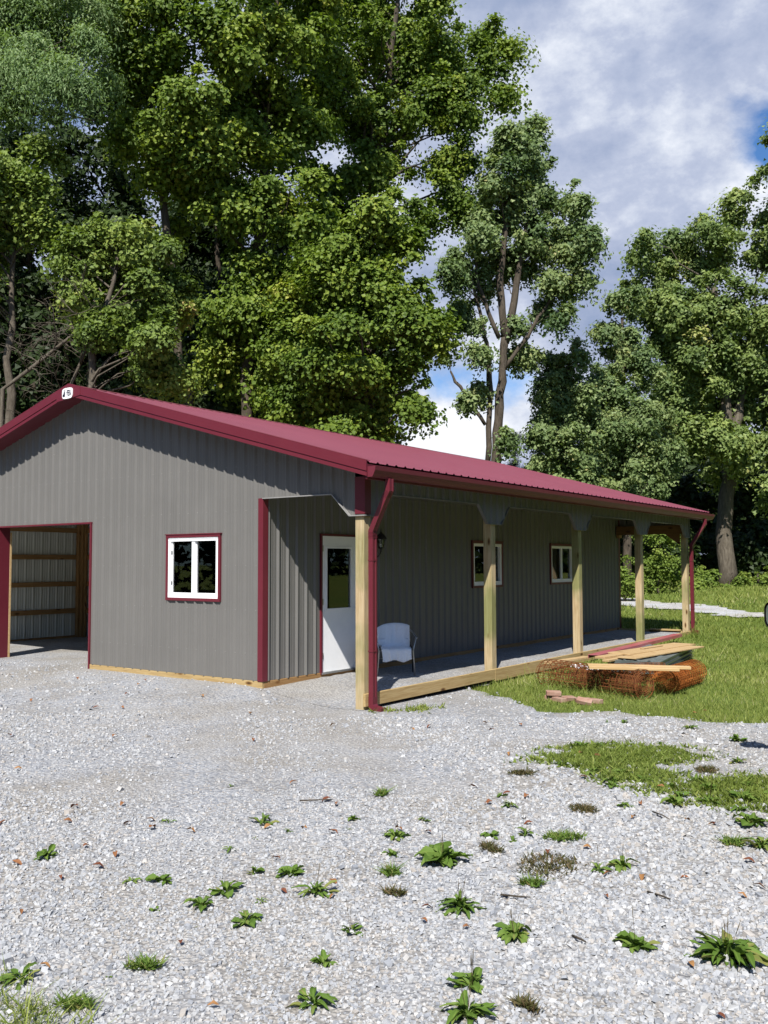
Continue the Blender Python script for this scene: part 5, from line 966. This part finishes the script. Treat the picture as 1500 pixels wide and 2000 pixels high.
FALLEN = [(0.976, -4.907, 0.075), (1.214, -4.648, 0.075), (1.769, -4.829, 0.066), (1.694, -4.977, 0.071), (2.211, -4.854, 0.075), (1.891, -5.463, 0.053), (1.851, -5.923, 0.075), (2.269, -5.902, 0.047), (2.553, -6.343, 0.06), (3.226, -6.642, 0.054), (3.532, -6.104, 0.045), (4.141, -6.463, 0.048), (3.072, -4.931, 0.059), (3.622, -5.047, 0.061), (3.484, -5.312, 0.045), (3.762, -5.218, 0.045), (2.577, -4.483, 0.06), (2.45, -3.693, 0.075), (2.814, -4.365, 0.06), (3.02, -4.312, 0.075), (2.193, -5.463, 0.075), (2.295, -5.663, 0.074), (1.284, -5.176, 0.067), (4.542, -3.579, 0.061), (4.369, -3.799, 0.066), (5.044, -3.934, 0.067), (5.241, -3.809, 0.048), (4.851, -3.997, 0.067), (5.471, -3.313, 0.071), (5.629, -3.719, 0.067), (4.876, -2.61, 0.057), (5.055, -2.614, 0.075), (4.536, -2.75, 0.059), (3.481, -2.986, 0.072), (4.448, -2.36, 0.075), (4.286, -5.068, 0.065), (4.585, -5.172, 0.047), (5.625, -4.917, 0.056), (5.868, -5.318, 0.045), (5.588, -3.908, 0.051), (4.984, -4.341, 0.051), (4.365, -5.223, 0.045), (2.022, -0.348, 0.075), (2.101, 0.173, 0.075), (2.791, -1.369, 0.075), (3.515, -0.99, 0.075), (3.344, -0.977, 0.075), (3.481, -2.995, 0.062), (3.63, -2.663, 0.075), (3.763, -1.862, 0.075), (4.403, -1.777, 0.075), (5.055, -2.619, 0.062), (3.535, 2.285, 0.075), (3.494, 2.014, 0.075), (3.153, -2.667, 0.075), (2.585, -3.745, 0.074), (3.522, -3.9, 0.055), (3.323, -3.968, 0.075), (-0.493, -4.457, 0.071), (3.469, -2.671, 0.075), (1.748, -0.022, 0.075), (0.305, -2.29, 0.075), (1.865, -3.418, 0.075), (-1.965, -3.638, 0.075), (1.921, -4.946, 0.075), (1.285, -0.812, 0.075), (1.346, -0.565, 0.075), (0.401, -1.111, 0.075), (0.946, -5.467, 0.061), (-1.057, -2.984, 0.075), (3.978, -3.306, 0.065), (-2.123, -2.054, 0.075), (-1.838, -1.034, 0.075), (-2.429, -2.214, 0.075), (-0.847, -1.17, 0.075), (-3.598, -0.506, 0.075), (-4.7, -0.877, 0.075), (-2.793, -1.473, 0.075), (-3.64, -2.301, 0.075), (-3.328, -0.856, 0.075)]
TWIGS = [(4.603, -2.545, 4.76, -2.662, 'reddish twig lying below the grass patch'),
 (4.506, -4.669, 4.656, -4.609, 'straight reddish twig above the stalk rosettes'),
 (5.062, -4.96, 5.148, -4.993, 'short pale twig at the lower right'),
 (2.311, -3.848, 2.49, -3.665, 'long thin twig high in the middle'),
 (5.146, -4.153, 5.288, -4.193, 'thin dark twig on the right')]
TRX, TRY = 6.189, -0.342
CORNER_TUFT = [(3.092, -6.927), (3.27, -6.889), (3.427, -6.89), (3.578, -6.916), (3.723, -6.964), (3.891, -7.097), (3.673, -7.254)]

# ------------------------------------------------------------------ chair and cloth on the porch
CH = Vector((-1.045, 2.16, .185)); CA = math.atan2(-.52, .40)      # where it stands, which way it faces
chair = empty('chair', CH, CA-math.pi/2+math.pi)                    # local -Y is the front
chair.scale = (1, 1, .87); tag(chair, 'dark metal bistro chair on the porch gravel with a white cloth over it', 'chair')
sw, sd, sh = .262, .23, .44
for sx, sy, r0 in ((-1, -1, .010), (1, -1, .010), (-1, 1, .010), (1, 1, .010)):
    m = MB(); m.tube([(sx*(sw+.015), sy*(sd+(.03 if sy > 0 else .0)), 0), (sx*sw*.97, sy*sd*.97, sh-.01), ] + ([(sx*(sw+.035), sy*sd*.9-.02, sh+.20)] if sy < 0 else [(sx*.17, sd*1.1, sh+.30)]), r0, 7)
    m.build('leg', M['steel'] if sy < 0 else M['black'], chair)
m = MB(); pts = []
for k in range(25):
    a = math.pi*(k/24); pts.append((-(sw+.05)*math.cos(a), -.17+.43*math.sin(a)**.75, sh+.20+.20*math.sin(a)**1.4))
m.tube(pts, .015, 7); m.build('arm_rail', M['steel'], chair)
for k in range(13):
    m = MB()
    a = math.pi*(.12+.76*k/12); top = (-(sw+.05)*math.cos(a), -.17+.43*math.sin(a)**.75, sh+.20+.20*math.sin(a)**1.4); bot = (-(sw-.01)*math.cos(a), -.12+.33*math.sin(a), sh)
    m.tube([top, ((top[0]+bot[0])/2*1.03, (top[1]+bot[1])/2+.01, (top[2]+bot[2])/2), bot], .004, 5); m.build('back_bar', M['black'], chair)
m = MB(); pl = []
for k in range(28):
    a = 2*math.pi*k/28; pl.append((sw*math.copysign(abs(math.cos(a))**.6, math.cos(a)), sd*math.copysign(abs(math.sin(a))**.6, math.sin(a)), sh-.008))
m.prism(pl, (0, 0, .016)); m.build('seat', M['black'], chair)
m = MB(); m.tube([(-sw, -sd*.95, .30), (0, -sd*.98, .285), (sw, -sd*.95, .30)], .006, 6); m.build('stretcher', M['steel'], chair)
def cloth():
    rng = np.random.default_rng(4); nu, nv = 41, 64
    # path of the cloth from behind the back rail, over it, down the back, along the seat, over the front edge
    path = [(.31, .56), (.312, .80), (.295, .862), (.258, .868), (.235, .84), (.20, .66), (.17, .50), (.13, .466), (.0, .462), (-.15, .462), (-.215, .464), (-.243, .45), (-.256, .39), (-.262, .315), (-.262, .255)]
    P = np.array(path); sl = np.concatenate([[0], np.cumsum(np.hypot(*np.diff(P, axis=0).T))]); t = np.linspace(0, sl[-1], nv)
    py, pz = np.interp(t, sl, P[:, 0]), np.interp(t, sl, P[:, 1])
    V = []
    for j in range(nv):
        f = j/(nv-1); onback = 1-sstep(.50, .60, f); front = sstep(.80, .98, f)
        for i in range(nu):
            u = i/(nu-1)*2-1
            half = .226+.022*onback-.012*front*(1+.6*math.sin(u*3))
            x = -(u*half)-.03*onback+.012*front
            fold = .011*math.sin(9*u+3.2*f*onback+1)+.007*math.sin(21*u-5*f)*(.4+.6*front)
            y = py[j]; z = pz[j]
            curve = -.17*(abs(x)/.25)**2.2*onback                     # the back rail curves forward at the sides
            y += curve+fold*(onback*.9+front*1.0)-.003*front; z += fold*.55*(1-onback)*(1-front)
            z -= .05*(abs(x)/.25)**2.5*onback*(f < .45)
            if f > .93: z += .018*math.sin(5*u+.6)+.03*max(0, -u-.55)
            diag = math.exp(-((u-.1-.55*(f-.3))/.06)**2)*.014*onback*sstep(.14, .3, f)
            V.append((x, y-diag, z+.004))
    F = [(j*nu+i, j*nu+i+1, (j+1)*nu+i+1, (j+1)*nu+i) for j in range(nv-1) for i in range(nu-1)]
    me = bpy.data.meshes.new('cloth'); me.from_pydata(V, [], F); me.polygons.foreach_set('use_smooth', [True]*len(F)); me.update()
    o = link('cloth', me, M['cloth']); o.location = CH; o.rotation_euler = chair.rotation_euler
    o.scale = (1, 1, .87); so = o.modifiers.new('thick', 'SOLIDIFY'); so.thickness = .006; so.offset = 1; return o
tag(cloth(), 'white cotton cloth draped over the chair back and seat', 'cloth')

# ------------------------------------------------------------------ pile of building material beside the porch
def wire_roll(name, a, b, loops, mat, seed, label, bend=0.0):
    """loops: spirals about the axis a-b (radius start, radius end, angle start, turns, ring spacing, lengthwise wires per turn, wire radius, from, to)"""
    rng = random.Random(seed); a = Vector(a); b = Vector(b); ax = (b-a).normalized(); L_ = (b-a).length
    up = Vector((0, 0, 1)); up = (up-ax*up.dot(ax)).normalized(); sd_ = ax.cross(up)
    m = MB()
    def P(s, r, th):
        k = 1+bend*math.sin(s*3.1+th+seed)*.5+bend*.4*math.sin(s*7+2*th)
        return a+ax*(s+.008*math.sin(th*3+s*9))+(sd_*math.cos(th)+up*math.sin(th))*r*k
    for (r0, r1, th0, turns, spacing, nlong, wire, f0, f1) in loops:
        N_ = max(14, int(turns*20)); s0, s1 = L_*f0, L_*f1; n = max(2, int((s1-s0)/spacing))
        for i in range(n+1):
            s = s0+(s1-s0)*i/n
            m.tube([P(s, r0+(r1-r0)*k/N_, th0+2*math.pi*turns*k/N_) for k in range(N_+1)], wire*(1.0+.2*rng.random())*(1.7 if i == 0 else 1), 3, False, False)
        nl = max(4, int(nlong*turns))
        for k in range(nl+1):
            f = k/nl; th = th0+2*math.pi*turns*f; r = r0+(r1-r0)*f; e = rng.uniform(-.01, .03)
            m.tube([P(s0-e+(s1-s0+2*e)*q/6, r, th) for q in range(7)], wire, 3, False, False)
    o = m.build(name, mat, None, fix=False); tag(o, label, 'wire mesh'); return o
wire_roll('wire_mesh_roll', (2.56, 3.62, .19), (2.56, 5.05, .19), [(.06, .172, .4, 4.0, .055, 15, .0026, 0, 1), (.178, .186, .1, 1.1, .09, 14, .0042, 0, 1)], M['rust_bright'], 3,
          'bright orange rusty wire mesh roll at the right of the pile, pointing away', .03)
wire_roll('wire_mesh_roll', (2.50, 3.02, .205), (.74, 3.58, .195), [(.05, .185, .4, 4.6, .055, 14, .0027, 0, .62), (.198, .212, -.5, 1.1, .10, 13, .0046, 0, .97), (.12, .19, 1.2, 1.3, .11, 12, .0040, .6, 1)], M['rust'], 8,
          'long brown wire mesh roll behind the bricks, its spiral end to the right', .05)
wire_roll('wire_mesh_roll', (1.35, 4.35, .15), (2.10, 5.0, .16), [(.09, .16, .2, 3.0, .09, 14, .003, 0, 1)], M['rust_bright'], 5,
          'small rusty wire mesh roll half hidden under the planks', .03)
def board(name, a, b, w, h, mat, label, roll=0.0, up=None):
    a, b = Vector(a), Vector(b); d = (b-a); x = d.normalized(); u = Vector(up or (0, 0, 1)); y = u.cross(x).normalized(); z = x.cross(y)
    if roll: Q = Matrix.Rotation(roll, 3, x); y = Q @ y; z = Q @ z
    m = MB(); m.box((-d.length/2, -w/2, -h/2), (d.length/2, w/2, h/2), .003)
    o = m.build(name, mat); Mx = Matrix((x, y, z)).transposed().to_4x4(); Mx.translation = (a+b)/2; o.matrix_world = Mx
    if label: tag(o, label, 'plank')
    return o
board('plank', (1.72, 2.95, .425), (2.95, 3.62, .405), .135, .038, M['plank'], 'fresh sawn plank lying across the wire mesh rolls, the far one of two')
board('plank', (1.80, 2.80, .415), (2.86, 3.40, .395), .135, .038, M['plank'], 'fresh sawn plank lying across the wire mesh rolls, nearest to the lot')
# stack of metal sheets
st = empty('sheet_stack', (1.28, 6.85, .02), R(8)); tag(st, 'low stack of galvanised roofing sheets lying on the grass beside the porch', 'metal sheets')
for k in range(11):
    m = MB(); z = .06+k*.0185; off = random.Random(k).uniform(-.02, .02)
    ribbed(m, -.42+off, .42+off, lambda u: -1.55, lambda u: 1.55, [], lambda u, y, h, z=z: (u, y, z+h*.6), pitch=.21)
    m.add([(-.42+off, -1.55, z), (.42+off, -1.55, z), (.42+off, -1.55, z-.012), (-.42+off, -1.55, z-.012), (.42+off, 1.55, z), (.42+off, 1.55, z-.012)], [(0, 1, 2, 3), (1, 4, 5, 2)])
    m.build('sheet', M['sheet'], st, fix=False)
for y in (-1.1, 0, 1.1):
    m = MB(); m.box((-.45, y-.04, .0), (.45, y+.04, .045)); m.build('bearer', M['girt_x'], st)
board('plank', (.98, 5.15, .30), (1.16, 6.65, .305), .185, .036, M['plank_y'], 'pale plank on the sheet stack with its near end over the wire mesh')
board('plank', (1.12, 5.05, .265), (1.20, 6.1, .268), .12, .034, M['plank_y'], 'short plank tucked under the pale one on the sheet stack')
board('plank', (1.06, 5.75, .318), (1.34, 8.40, .312), .44, .022, M['plank_y'], 'wide board at the far end of the sheet stack')
board('plank', (1.36, 5.35, .300), (1.64, 8.1, .300), .34, .022, M['plank_y'], 'second wide board on the sheet stack, at its outer edge')
board('plank', (1.12, 6.7, .34), (1.20, 7.5, .338), .07, .018, M['plank_y'], 'narrow offcut lying on the wide board')
board('plank', (.42, 4.35, .25), (.62, 5.45, .26), .14, .036, M['plank_y'], 'yellow plank resting on the kerb board by the third post')
# the red channel
m = MB(); m.sweep([(.82, 5.25, .30), (.44, 10.75, .285)], [(-.09, -.03), (.09, -.03), (.09, .03), (.084, .03), (.084, -.024), (-.084, -.024), (-.084, .03), (-.09, .03)], (1, .07, 0))
ch = m.build('red_channel', M['redtrim']); tag(ch, 'long pinkish red metal trim channel lying along the kerb board', 'metal trim')
m = MB(); rng = random.Random(3)
for k in range(12):
    t = rng.uniform(.08, .75); y = 5.25+5.5*t; x = .82-.38*t+rng.uniform(-.03, .03); l = rng.uniform(.06, .2)
    m.box((x-.022, y-l, .2755), (x+.022, y+l, .2775))
tag(m.build('film_scrap', M['plastic'], ch), kind='stuff')
# crumpled plastic between channel and mesh
def crumple(name, c, size, seed, label, mat):
    bm = bmesh.new(); bmesh.ops.create_grid(bm, x_segments=14, y_segments=10, size=1); rng = random.Random(seed)
    for v in bm.verts: v.co = Vector((v.co.x*size[0], v.co.y*size[1], size[2]*(.5+.5*math.sin(v.co.x*6+seed)*math.cos(v.co.y*5))+rng.uniform(0, size[2]*.6)))
    me = bpy.data.meshes.new(name); bm.to_mesh(me); bm.free(); o = link(name, me, mat); o.location = c; o.rotation_euler = (0, 0, rng.uniform(0, 3)); tag(o, label, 'plastic'); return o
crumple('plastic_scrap', (.74, 4.85, .12), (.20, .10, .06), 2, 'crumpled pale plastic at the near end of the red channel', M['plastic'])
crumple('plastic_scrap', (1.70, 3.32, .30), (.15, .08, .05), 6, 'crumpled pale plastic lying against the long wire mesh roll', M['plastic'])
# bricks
brk = [((1.50, 2.26, .035), 20, 0, 'whole reddish brick at the left of the brick pile'), ((1.66, 2.14, .035), -25, 0, 'pale weathered brick at the front of the brick pile'), ((1.53, 2.24, .10), 35, 6, 'topmost brick resting on the brick pile'),
       ((1.74, 2.27, .04), 70, 10, 'brick half sunk in grass at the back of the brick pile'), ((2.04, 2.10, .05), 15, 24, 'pinkish brick lying tilted on its own by the gravel edge'), ((2.10, 2.30, .035), -10, 0, 'broken grey brick behind the tilted pink one'), ((1.92, 2.31, .03), 40, 0, 'brick in the grass between the two brick groups')]
for (c, a, tilt, lab) in brk:
    m = MB(); m.box((-.1, -.048, -.029), (.1, .048, .029), .005); o = m.build('brick', M['brick']); o.location = c; o.rotation_euler = (R(tilt), R(tilt*.4), R(a)); tag(o, lab, 'brick', 'bricks at the gravel edge')

# ------------------------------------------------------------------ parked vehicle just outside the frame, only its mirror shows
hd = math.atan2(-.226, .974)*-1
tr = empty('parked_car', (TRX, TRY, 0), hd)      # local +Y ahead, left side at -X
tag(tr, 'dark parked car at the right whose door mirror shows above the lawn', 'car')
carp = paint('dark_car_paint', (.012, .016, .022), (.018, .022, .03), .2, .6, 3, coat=.6); rub = paint('tyre_rubber', (.012, .012, .012), (.02, .02, .02), .8, .3, 9)
def hull(sections, n=1):
    m = MB(); k = len(sections[0]); vs = [p for s_ in sections for p in s_]
    m.add(vs, [(i*k+j, i*k+(j+1) % k, (i+1)*k+(j+1) % k, (i+1)*k+j) for i in range(len(sections)-1) for j in range(k)]+[tuple(range(k)), tuple((len(sections)-1)*k+j for j in range(k-1, -1, -1))]); return m
def sec(y, w, z0, z1, r=.12): return [(-w, y, z0+r), (-w+r, y, z0), (w-r, y, z0), (w, y, z0+r), (w, y, z1-r*.6), (w-r, y, z1), (-w+r, y, z1), (-w, y, z1-r*.6)]
m = hull([sec(-3.3, .78, .42, .95), sec(-3.1, .88, .30, 1.10), sec(-1.5, .92, .28, 1.18), sec(.4, .92, .28, 1.16), sec(1.3, .90, .30, 1.04), sec(1.75, .78, .40, .86)]); m.build('body', carp, tr)
m = hull([sec(-2.9, .70, 1.05, 1.25, .05), sec(-2.3, .68, 1.1, 1.72, .08), sec(-.9, .70, 1.1, 1.78, .08), sec(-.3, .70, 1.1, 1.70, .08), sec(.55, .74, 1.08, 1.16, .03)]); m.build('cabin', carp, tr)
for y0, y1 in ((-2.2, -1.2), (-1.1, -.15)):
    m = MB(); m.prism([(-.725, y0, 1.22), (-.725, y1, 1.22), (-.712, y1-(.1 if y1 > -1 else 0), 1.60), (-.712, y0, 1.60)], (.01, 0, 0)); m.build('window', M['glass'], tr)
for y in (-2.5, 1.0):
    for s in (-1, 1):
        m = MB(); Mx = Matrix.Rotation(R(90), 4, 'Y'); t = MB().lathe([(.20, -.10), (.33, -.10), (.345, -.05), (.345, .05), (.33, .10), (.20, .10)], (0, 0, 0), 20); m.add([tuple(Mx @ Vector(v)+Vector((s*.80, y, .345))) for v in t.v], t.f, True); wl = m.build('wheel', rub, tr)
        m = MB(); t = MB().lathe([(0, .07), (.06, .08), (.19, .06), (.20, .02)], (0, 0, 0), 20); m.add([tuple((Mx if s > 0 else Matrix.Rotation(R(-90), 4, 'Y')) @ Vector(v)+Vector((s*.80, y, .345))) for v in t.v], t.f, True); m.build('rim', M['steel'], wl)
m = MB(); m.prism([(-.60, -2.935, 1.24), (.60, -2.935, 1.24), (.54, -2.52, 1.60), (-.54, -2.52, 1.60)], (0, -.012, .008)); m.build('rear_window', M['glass'], tr)
lampm = paint('tail_lamp', (.25, .01, .01), (.3, .015, .012), .2, .6, 9)
for s in (-1, 1):
    m = MB(); m.box((s*.62, -3.26, .78), (s*.80, -3.20, 1.0), .01); m.build('tail_light', lampm, tr)
m = MB(); m.box((-.80, -3.36, .42), (.80, -3.24, .58), .02); m.build('bumper', rub, tr)
for s in (-1, 1):
    m = MB(); pl = []
    for k in range(24):
        a = 2*math.pi*k/24; pl.append((s*1.13+.135*math.copysign(abs(math.cos(a))**.55, math.cos(a)), -.02, 1.40+.125*math.copysign(abs(math.sin(a))**.55, math.sin(a))))
    c = Vector((s*1.13, .10, 1.40)); ring2 = [(c+(Vector(p)-Vector((s*1.13, -.02, 1.40)))*.72) for p in pl]; n = len(pl)
    m.add(pl+[tuple(v) for v in ring2], [(k, (k+1) % n, n+(k+1) % n, n+k) for k in range(n)]+[tuple(n+k for k in range(n))]); m.beam((s*.90, .04, 1.30), (s*1.06, .03, 1.34), .05, .05)
    mi = m.build('mirror', M['black'], tr)
    m = MB(); q = [Vector((s*1.13, -.012, 1.40))+(Vector(p)-Vector((s*1.13, -.02, 1.40)))*.88 for p in pl]; m.add([tuple(v) for v in q], [tuple(range(n))]); 
    m.build('mirror_glass', M['steel_mirror'], mi)

# ------------------------------------------------------------------ weeds in the gravel
def weed_leaf_mesh(L_, w, arch, seed, tint):
    rng = random.Random(seed); n = 9; V = []; T = []
    for i in range(n):
        t = i/(n-1); ww = w*(.10 if t < .18 else math.sin(math.pi*min(1, (t-.13)/.92))**.75*rng.uniform(.78, 1.15))
        if i == n-1: ww = w*.04
        y = L_*t; z = L_*arch*(t-t*t*1.15)+.004+.03*L_*math.sin(t*9+seed)
        wv = rng.uniform(-.16, .16)*w; y += 0
        V += [(-ww/2, y, z+ww*.22+wv), (-ww*.25, y, z+ww*.03), (0, y, z-ww*.05), (ww*.25, y, z+ww*.03), (ww/2, y, z+ww*.22-wv)]
        T += [tint, tint-.06, tint+.28, tint-.06, tint]
    F = [(i*5+j, i*5+j+1, (i+1)*5+j+1, (i+1)*5+j) for i in range(n-1) for j in range(4)]
    return np_mesh('leaf', V, np.array(F), np.clip(T, 0, 1), True)
LEAFS = [weed_leaf_mesh(1, (.40, .50, .34)[k//4]*(.9+.1*(k % 3)) if k < 8 else .19+.03*(k % 3), (.45, .7, .2, .9)[k % 4]+.05*(k//4), k, (.42, .62, .28, .75, .50, .36)[k % 6]) for k in range(12)]
for me in LEAFS: me.materials.append(M['weed'])
BROWNLEAF = weed_leaf_mesh(1, .3, .1, 77, .95); BROWNLEAF.materials.append(M['weed'])
def stalk_mesh(seed):
    rng = random.Random(seed); b = rng.uniform(-.16, .16); m = MB()
    m.tube([(0, 0, 0), (b*.3, .02, .35), (b*.8, .05, .68)], [.011, .010, .009], 5); m.tube([(b*.8, .05, .66), (b, .07, .84), (b*1.15, .08, 1.0)], [.016, .019, .008], 6)
    me = bpy.data.meshes.new('seed_stalk'); me.from_pydata(m.v, [], m.f); me.polygons.foreach_set('use_smooth', m.sm); me.materials.append(M['stalk']); return me
STALKS = [stalk_mesh(k) for k in range(4)]
def plantain(x, y, w, n, stalks, label, seed, flat=.5, group='broad leaved weeds growing in the gravel', tall=1.0):
    rng = random.Random(seed); z = float(gh(x, y))+.018
    root = empty('weed_plant', (x, y, z)); tag(root, label, 'weed', group)
    n = int(n*1.8)
    fam = LEAFS[:4] if seed % 3 == 0 else LEAFS[4:8] if seed % 3 == 1 else LEAFS[8:]
    if seed % 3 == 2: n = int(n*1.3)
    for k in range(n):
        a = 2*math.pi*(k+rng.uniform(-.6, .6))/n; L_ = w*.5*rng.uniform(.35, 1.08)
        o = bpy.data.objects.new('leaf', rng.choice(fam) if rng.random() > .09 else BROWNLEAF); COL.objects.link(o); o.parent = root
        el = rng.uniform(.0, .55)*(1-flat)+rng.uniform(.0, .30); o.rotation_euler = (el, rng.uniform(-.35, .35), a); o.scale = (L_*rng.uniform(.75, 1.2), L_, L_*rng.uniform(.5, 1.3))
        o.location = (rng.uniform(-.01, .01), rng.uniform(-.01, .01), 0)
    for k in range(max(2, n//3)):
        a = rng.uniform(0, 6.3); L_ = w*.5*rng.uniform(.45, .75)*tall
        o = bpy.data.objects.new('leaf', rng.choice(fam)); COL.objects.link(o); o.parent = root; o.rotation_euler = (rng.uniform(.6, 1.15), 0, a); o.scale = (L_*.9, L_, L_)
    for k in range(stalks):
        o = bpy.data.objects.new('seed_stalk', rng.choice(STALKS)); COL.objects.link(o); o.parent = root; h = min(w*.9, rng.uniform(.11, .21)); o.rotation_euler = (rng.uniform(-.25, .25), rng.uniform(-.25, .25), rng.uniform(0, 6.3)); o.scale = (h*.55, h*.55, h)
    return root
def mat_weed(x, y, w, label, seed, brown=False, dens=1.0, name='weed_mat', group='low creeping weeds in the gravel'):
    rng = np.random.default_rng(seed); n = int(260*dens*(w/.2)); r = np.sqrt(rng.random(n))*w*.5; a = rng.uniform(0, 2*math.pi, n)
    el = rng.uniform(.35, .8); c0, s0 = math.cos(seed), math.sin(seed); px = r*np.cos(a); py = r*np.sin(a)*el
    P = np.stack([x+px*c0-py*s0, y+px*s0+py*c0], 1); P += rng.normal(0, w*.06, P.shape)
    h = rng.uniform(.012, .045, n)*(1.2-r/w)*(1 if brown else 1.2)
    V, F, T = blades(P, h, rng.uniform(.003, .008, n)*(1 if brown else 1.3), rng, rng.random(n), 1.1, gh(P[:, 0], P[:, 1])+.030)
    o = link(name, np_mesh(name, V, F, T), M['mat_weed'] if brown else M['weed']); tag(o, label, 'weed', group); return o
for i, (x, y, w, kind, n, st, lab) in enumerate(WEEDS):
    w *= 1.08
    if kind == 'P': plantain(x, y, w, n, st, lab, 100+i)
    elif kind == 'M': mat_weed(x, y, w, lab, 100+i)
    elif kind == 'B': mat_weed(x, y, w, lab, 100+i, True)
# grassy patches
def patch(name, polys, n, h, label, seed, tint=.5, leafy=0.0):
    rng = np.random.default_rng(seed); parts = []
    for poly, share in polys:
        pa = np.array(poly); lo, hi = pa.min(0)-.15, pa.max(0)+.15; k = int(n*share); p = rng.uniform(lo, hi, (k*3, 2)); d = pt_dist(p, poly)+.6*wob(p[:, 0]*1.6, p[:, 1]*1.6)
        hole = np.sin(p[:, 0]*9+2*np.sin(p[:, 1]*5))*np.sin(p[:, 1]*11+p[:, 0]*3)
        ok = (d < rng.normal(-.03, .11, len(p))) & (hole < .72+.25*rng.random(len(p))-(d > -.12)*.5); p = p[ok][:k]; m = len(p)
        b = rng.random(m) < leafy; hh = h*np.exp(rng.normal(0, .4, m))*np.where(b, .75, 1); w = np.where(b, rng.uniform(.010, .020, m), rng.uniform(.002, .005, m))
        parts.append(blades(p, hh, w, rng, np.clip(rng.normal(tint, .22, m), 0, 1), .8, gh(p[:, 0], p[:, 1])+.022))
    V, F, T = join(parts); return tag(link(name, np_mesh(name, V, F, T), M['grass']), label, kind='stuff')
patch('grass_patch', [([(3.10, -1.42), (3.02, -.95), (3.12, -.50), (3.66, -.28), (4.22, .0), (4.30, -.25), (4.15, -.95), (4.35, -1.35), (4.10, -1.88), (3.6, -1.6)], 1.0)], 15000, .034, 'patch of grass and weeds in the gravel right of centre', 1, .34, .40)
patch('grass_patch', [([(4.35, -1.75), (4.50, -1.25), (4.75, -.95), (5.35, -.75), (5.6, -1.5), (5.25, -2.05), (4.92, -2.12)], 1.0)], 10500, .034, 'ragged grass and weed patch at the right edge of the gravel', 2, .34, .48)
patch('grass_patch', [(CORNER_TUFT, 1.0)], 1700, .06, 'tuft of long grass in the near left corner', 3, .5, .0)
patch('grass_patch', [([(.16, -.0), (.22, .18), (.55, .58), (.72, .52), (.66, .36), (.34, .06)], 1.0)], 700, .05, 'small weeds under the near downspout outlet', 4, .6, .5)
patch('grass_patch', [([(.9, 2.4), (.75, 3.2), (1.0, 4.2), (2.2, 4.6), (2.8, 3.2), (2.4, 2.75), (1.9, 2.45)], 1.0)], 1500, .11, 'long unmown grass round the wire mesh rolls', 5, .45, .0)

for i, (x, y, w) in enumerate(((4.55, -1.35, .20), (4.72, -1.60, .24), (4.95, -1.25, .2), (5.05, -1.75, .26), (4.45, -1.70, .16), (4.85, -2.0, .22), (5.2, -1.45, .2), (4.62, -1.95, .17), (5.1, -2.1, .2), (4.9, -.98, .18))):
    plantain(x, y, w, 9, i % 2, 'broad leaved weed among the ragged weeds at the right edge of the gravel', 300+i, .3, 'weeds crowded in the right edge patch')
for i, (x, y, w) in enumerate(((3.75, -1.62, .2), (4.0, -1.82, .22), (4.2, -1.62, .18), (3.4, -1.5, .18), (3.18, -.62, .2), (3.3, -.45, .18), (3.95, -1.5, .2))):
    plantain(x, y, w, 9, i % 2, 'broad leaved weed growing along the edge of the big grass patch', 330+i, .3, 'weeds edging the big grass patch')

# fallen leaves and twigs
def dead_leaf_mesh(seed):
    rng = random.Random(seed); V = []; n = 5
    for i in range(n):
        t = i/(n-1); w = .5*math.sin(math.pi*(t*.92+.04))**.8; z = .22*math.sin(math.pi*t)*rng.uniform(.5, 1.2)+.03
        V += [(-w*.6, t-.5, z+.26*w*rng.uniform(.6, 1.6)), (0, t-.5, z), (w*.6, t-.5, z+.26*w*rng.uniform(.6, 1.6))]
    F = [(i*3+j, i*3+j+1, (i+1)*3+j+1, (i+1)*3+j) for i in range(n-1) for j in range(2)]
    me = np_mesh('fallen_leaf', V, np.array(F), np.full(len(V), rng.random()), True); me.materials.append(M['deadleaf']); return me
DL = [dead_leaf_mesh(k) for k in range(7)]
for i, (x, y, s) in enumerate(FALLEN):
    rng = random.Random(900+i); o = bpy.data.objects.new('fallen_leaf', DL[i % 7]); COL.objects.link(o)
    o.location = (x, y, float(gh(x, y))+.036); o.rotation_euler = (rng.uniform(-.4, .4), rng.uniform(-.4, .4), rng.uniform(0, 6.3)); o.scale = (s*rng.uniform(.6, 1), s, s*.8)
    tag(o, 'small curled reddish brown leaf fallen on the pale gravel', 'fallen leaf', 'fallen leaves scattered on the gravel')
for i, (x0, y0, x1, y1, lab) in enumerate(TWIGS):
    m = MB(); z0, z1 = float(gh(x0, y0))+.04, float(gh(x1, y1))+.04; mx, my = (x0+x1)/2+.02, (y0+y1)/2-.015
    m.tube([(x0, y0, z0), (mx, my, (z0+z1)/2+.006), (x1, y1, z1)], [.006, .0055, .003], 6); tag(m.build('twig', M['bark']), lab, 'twig')
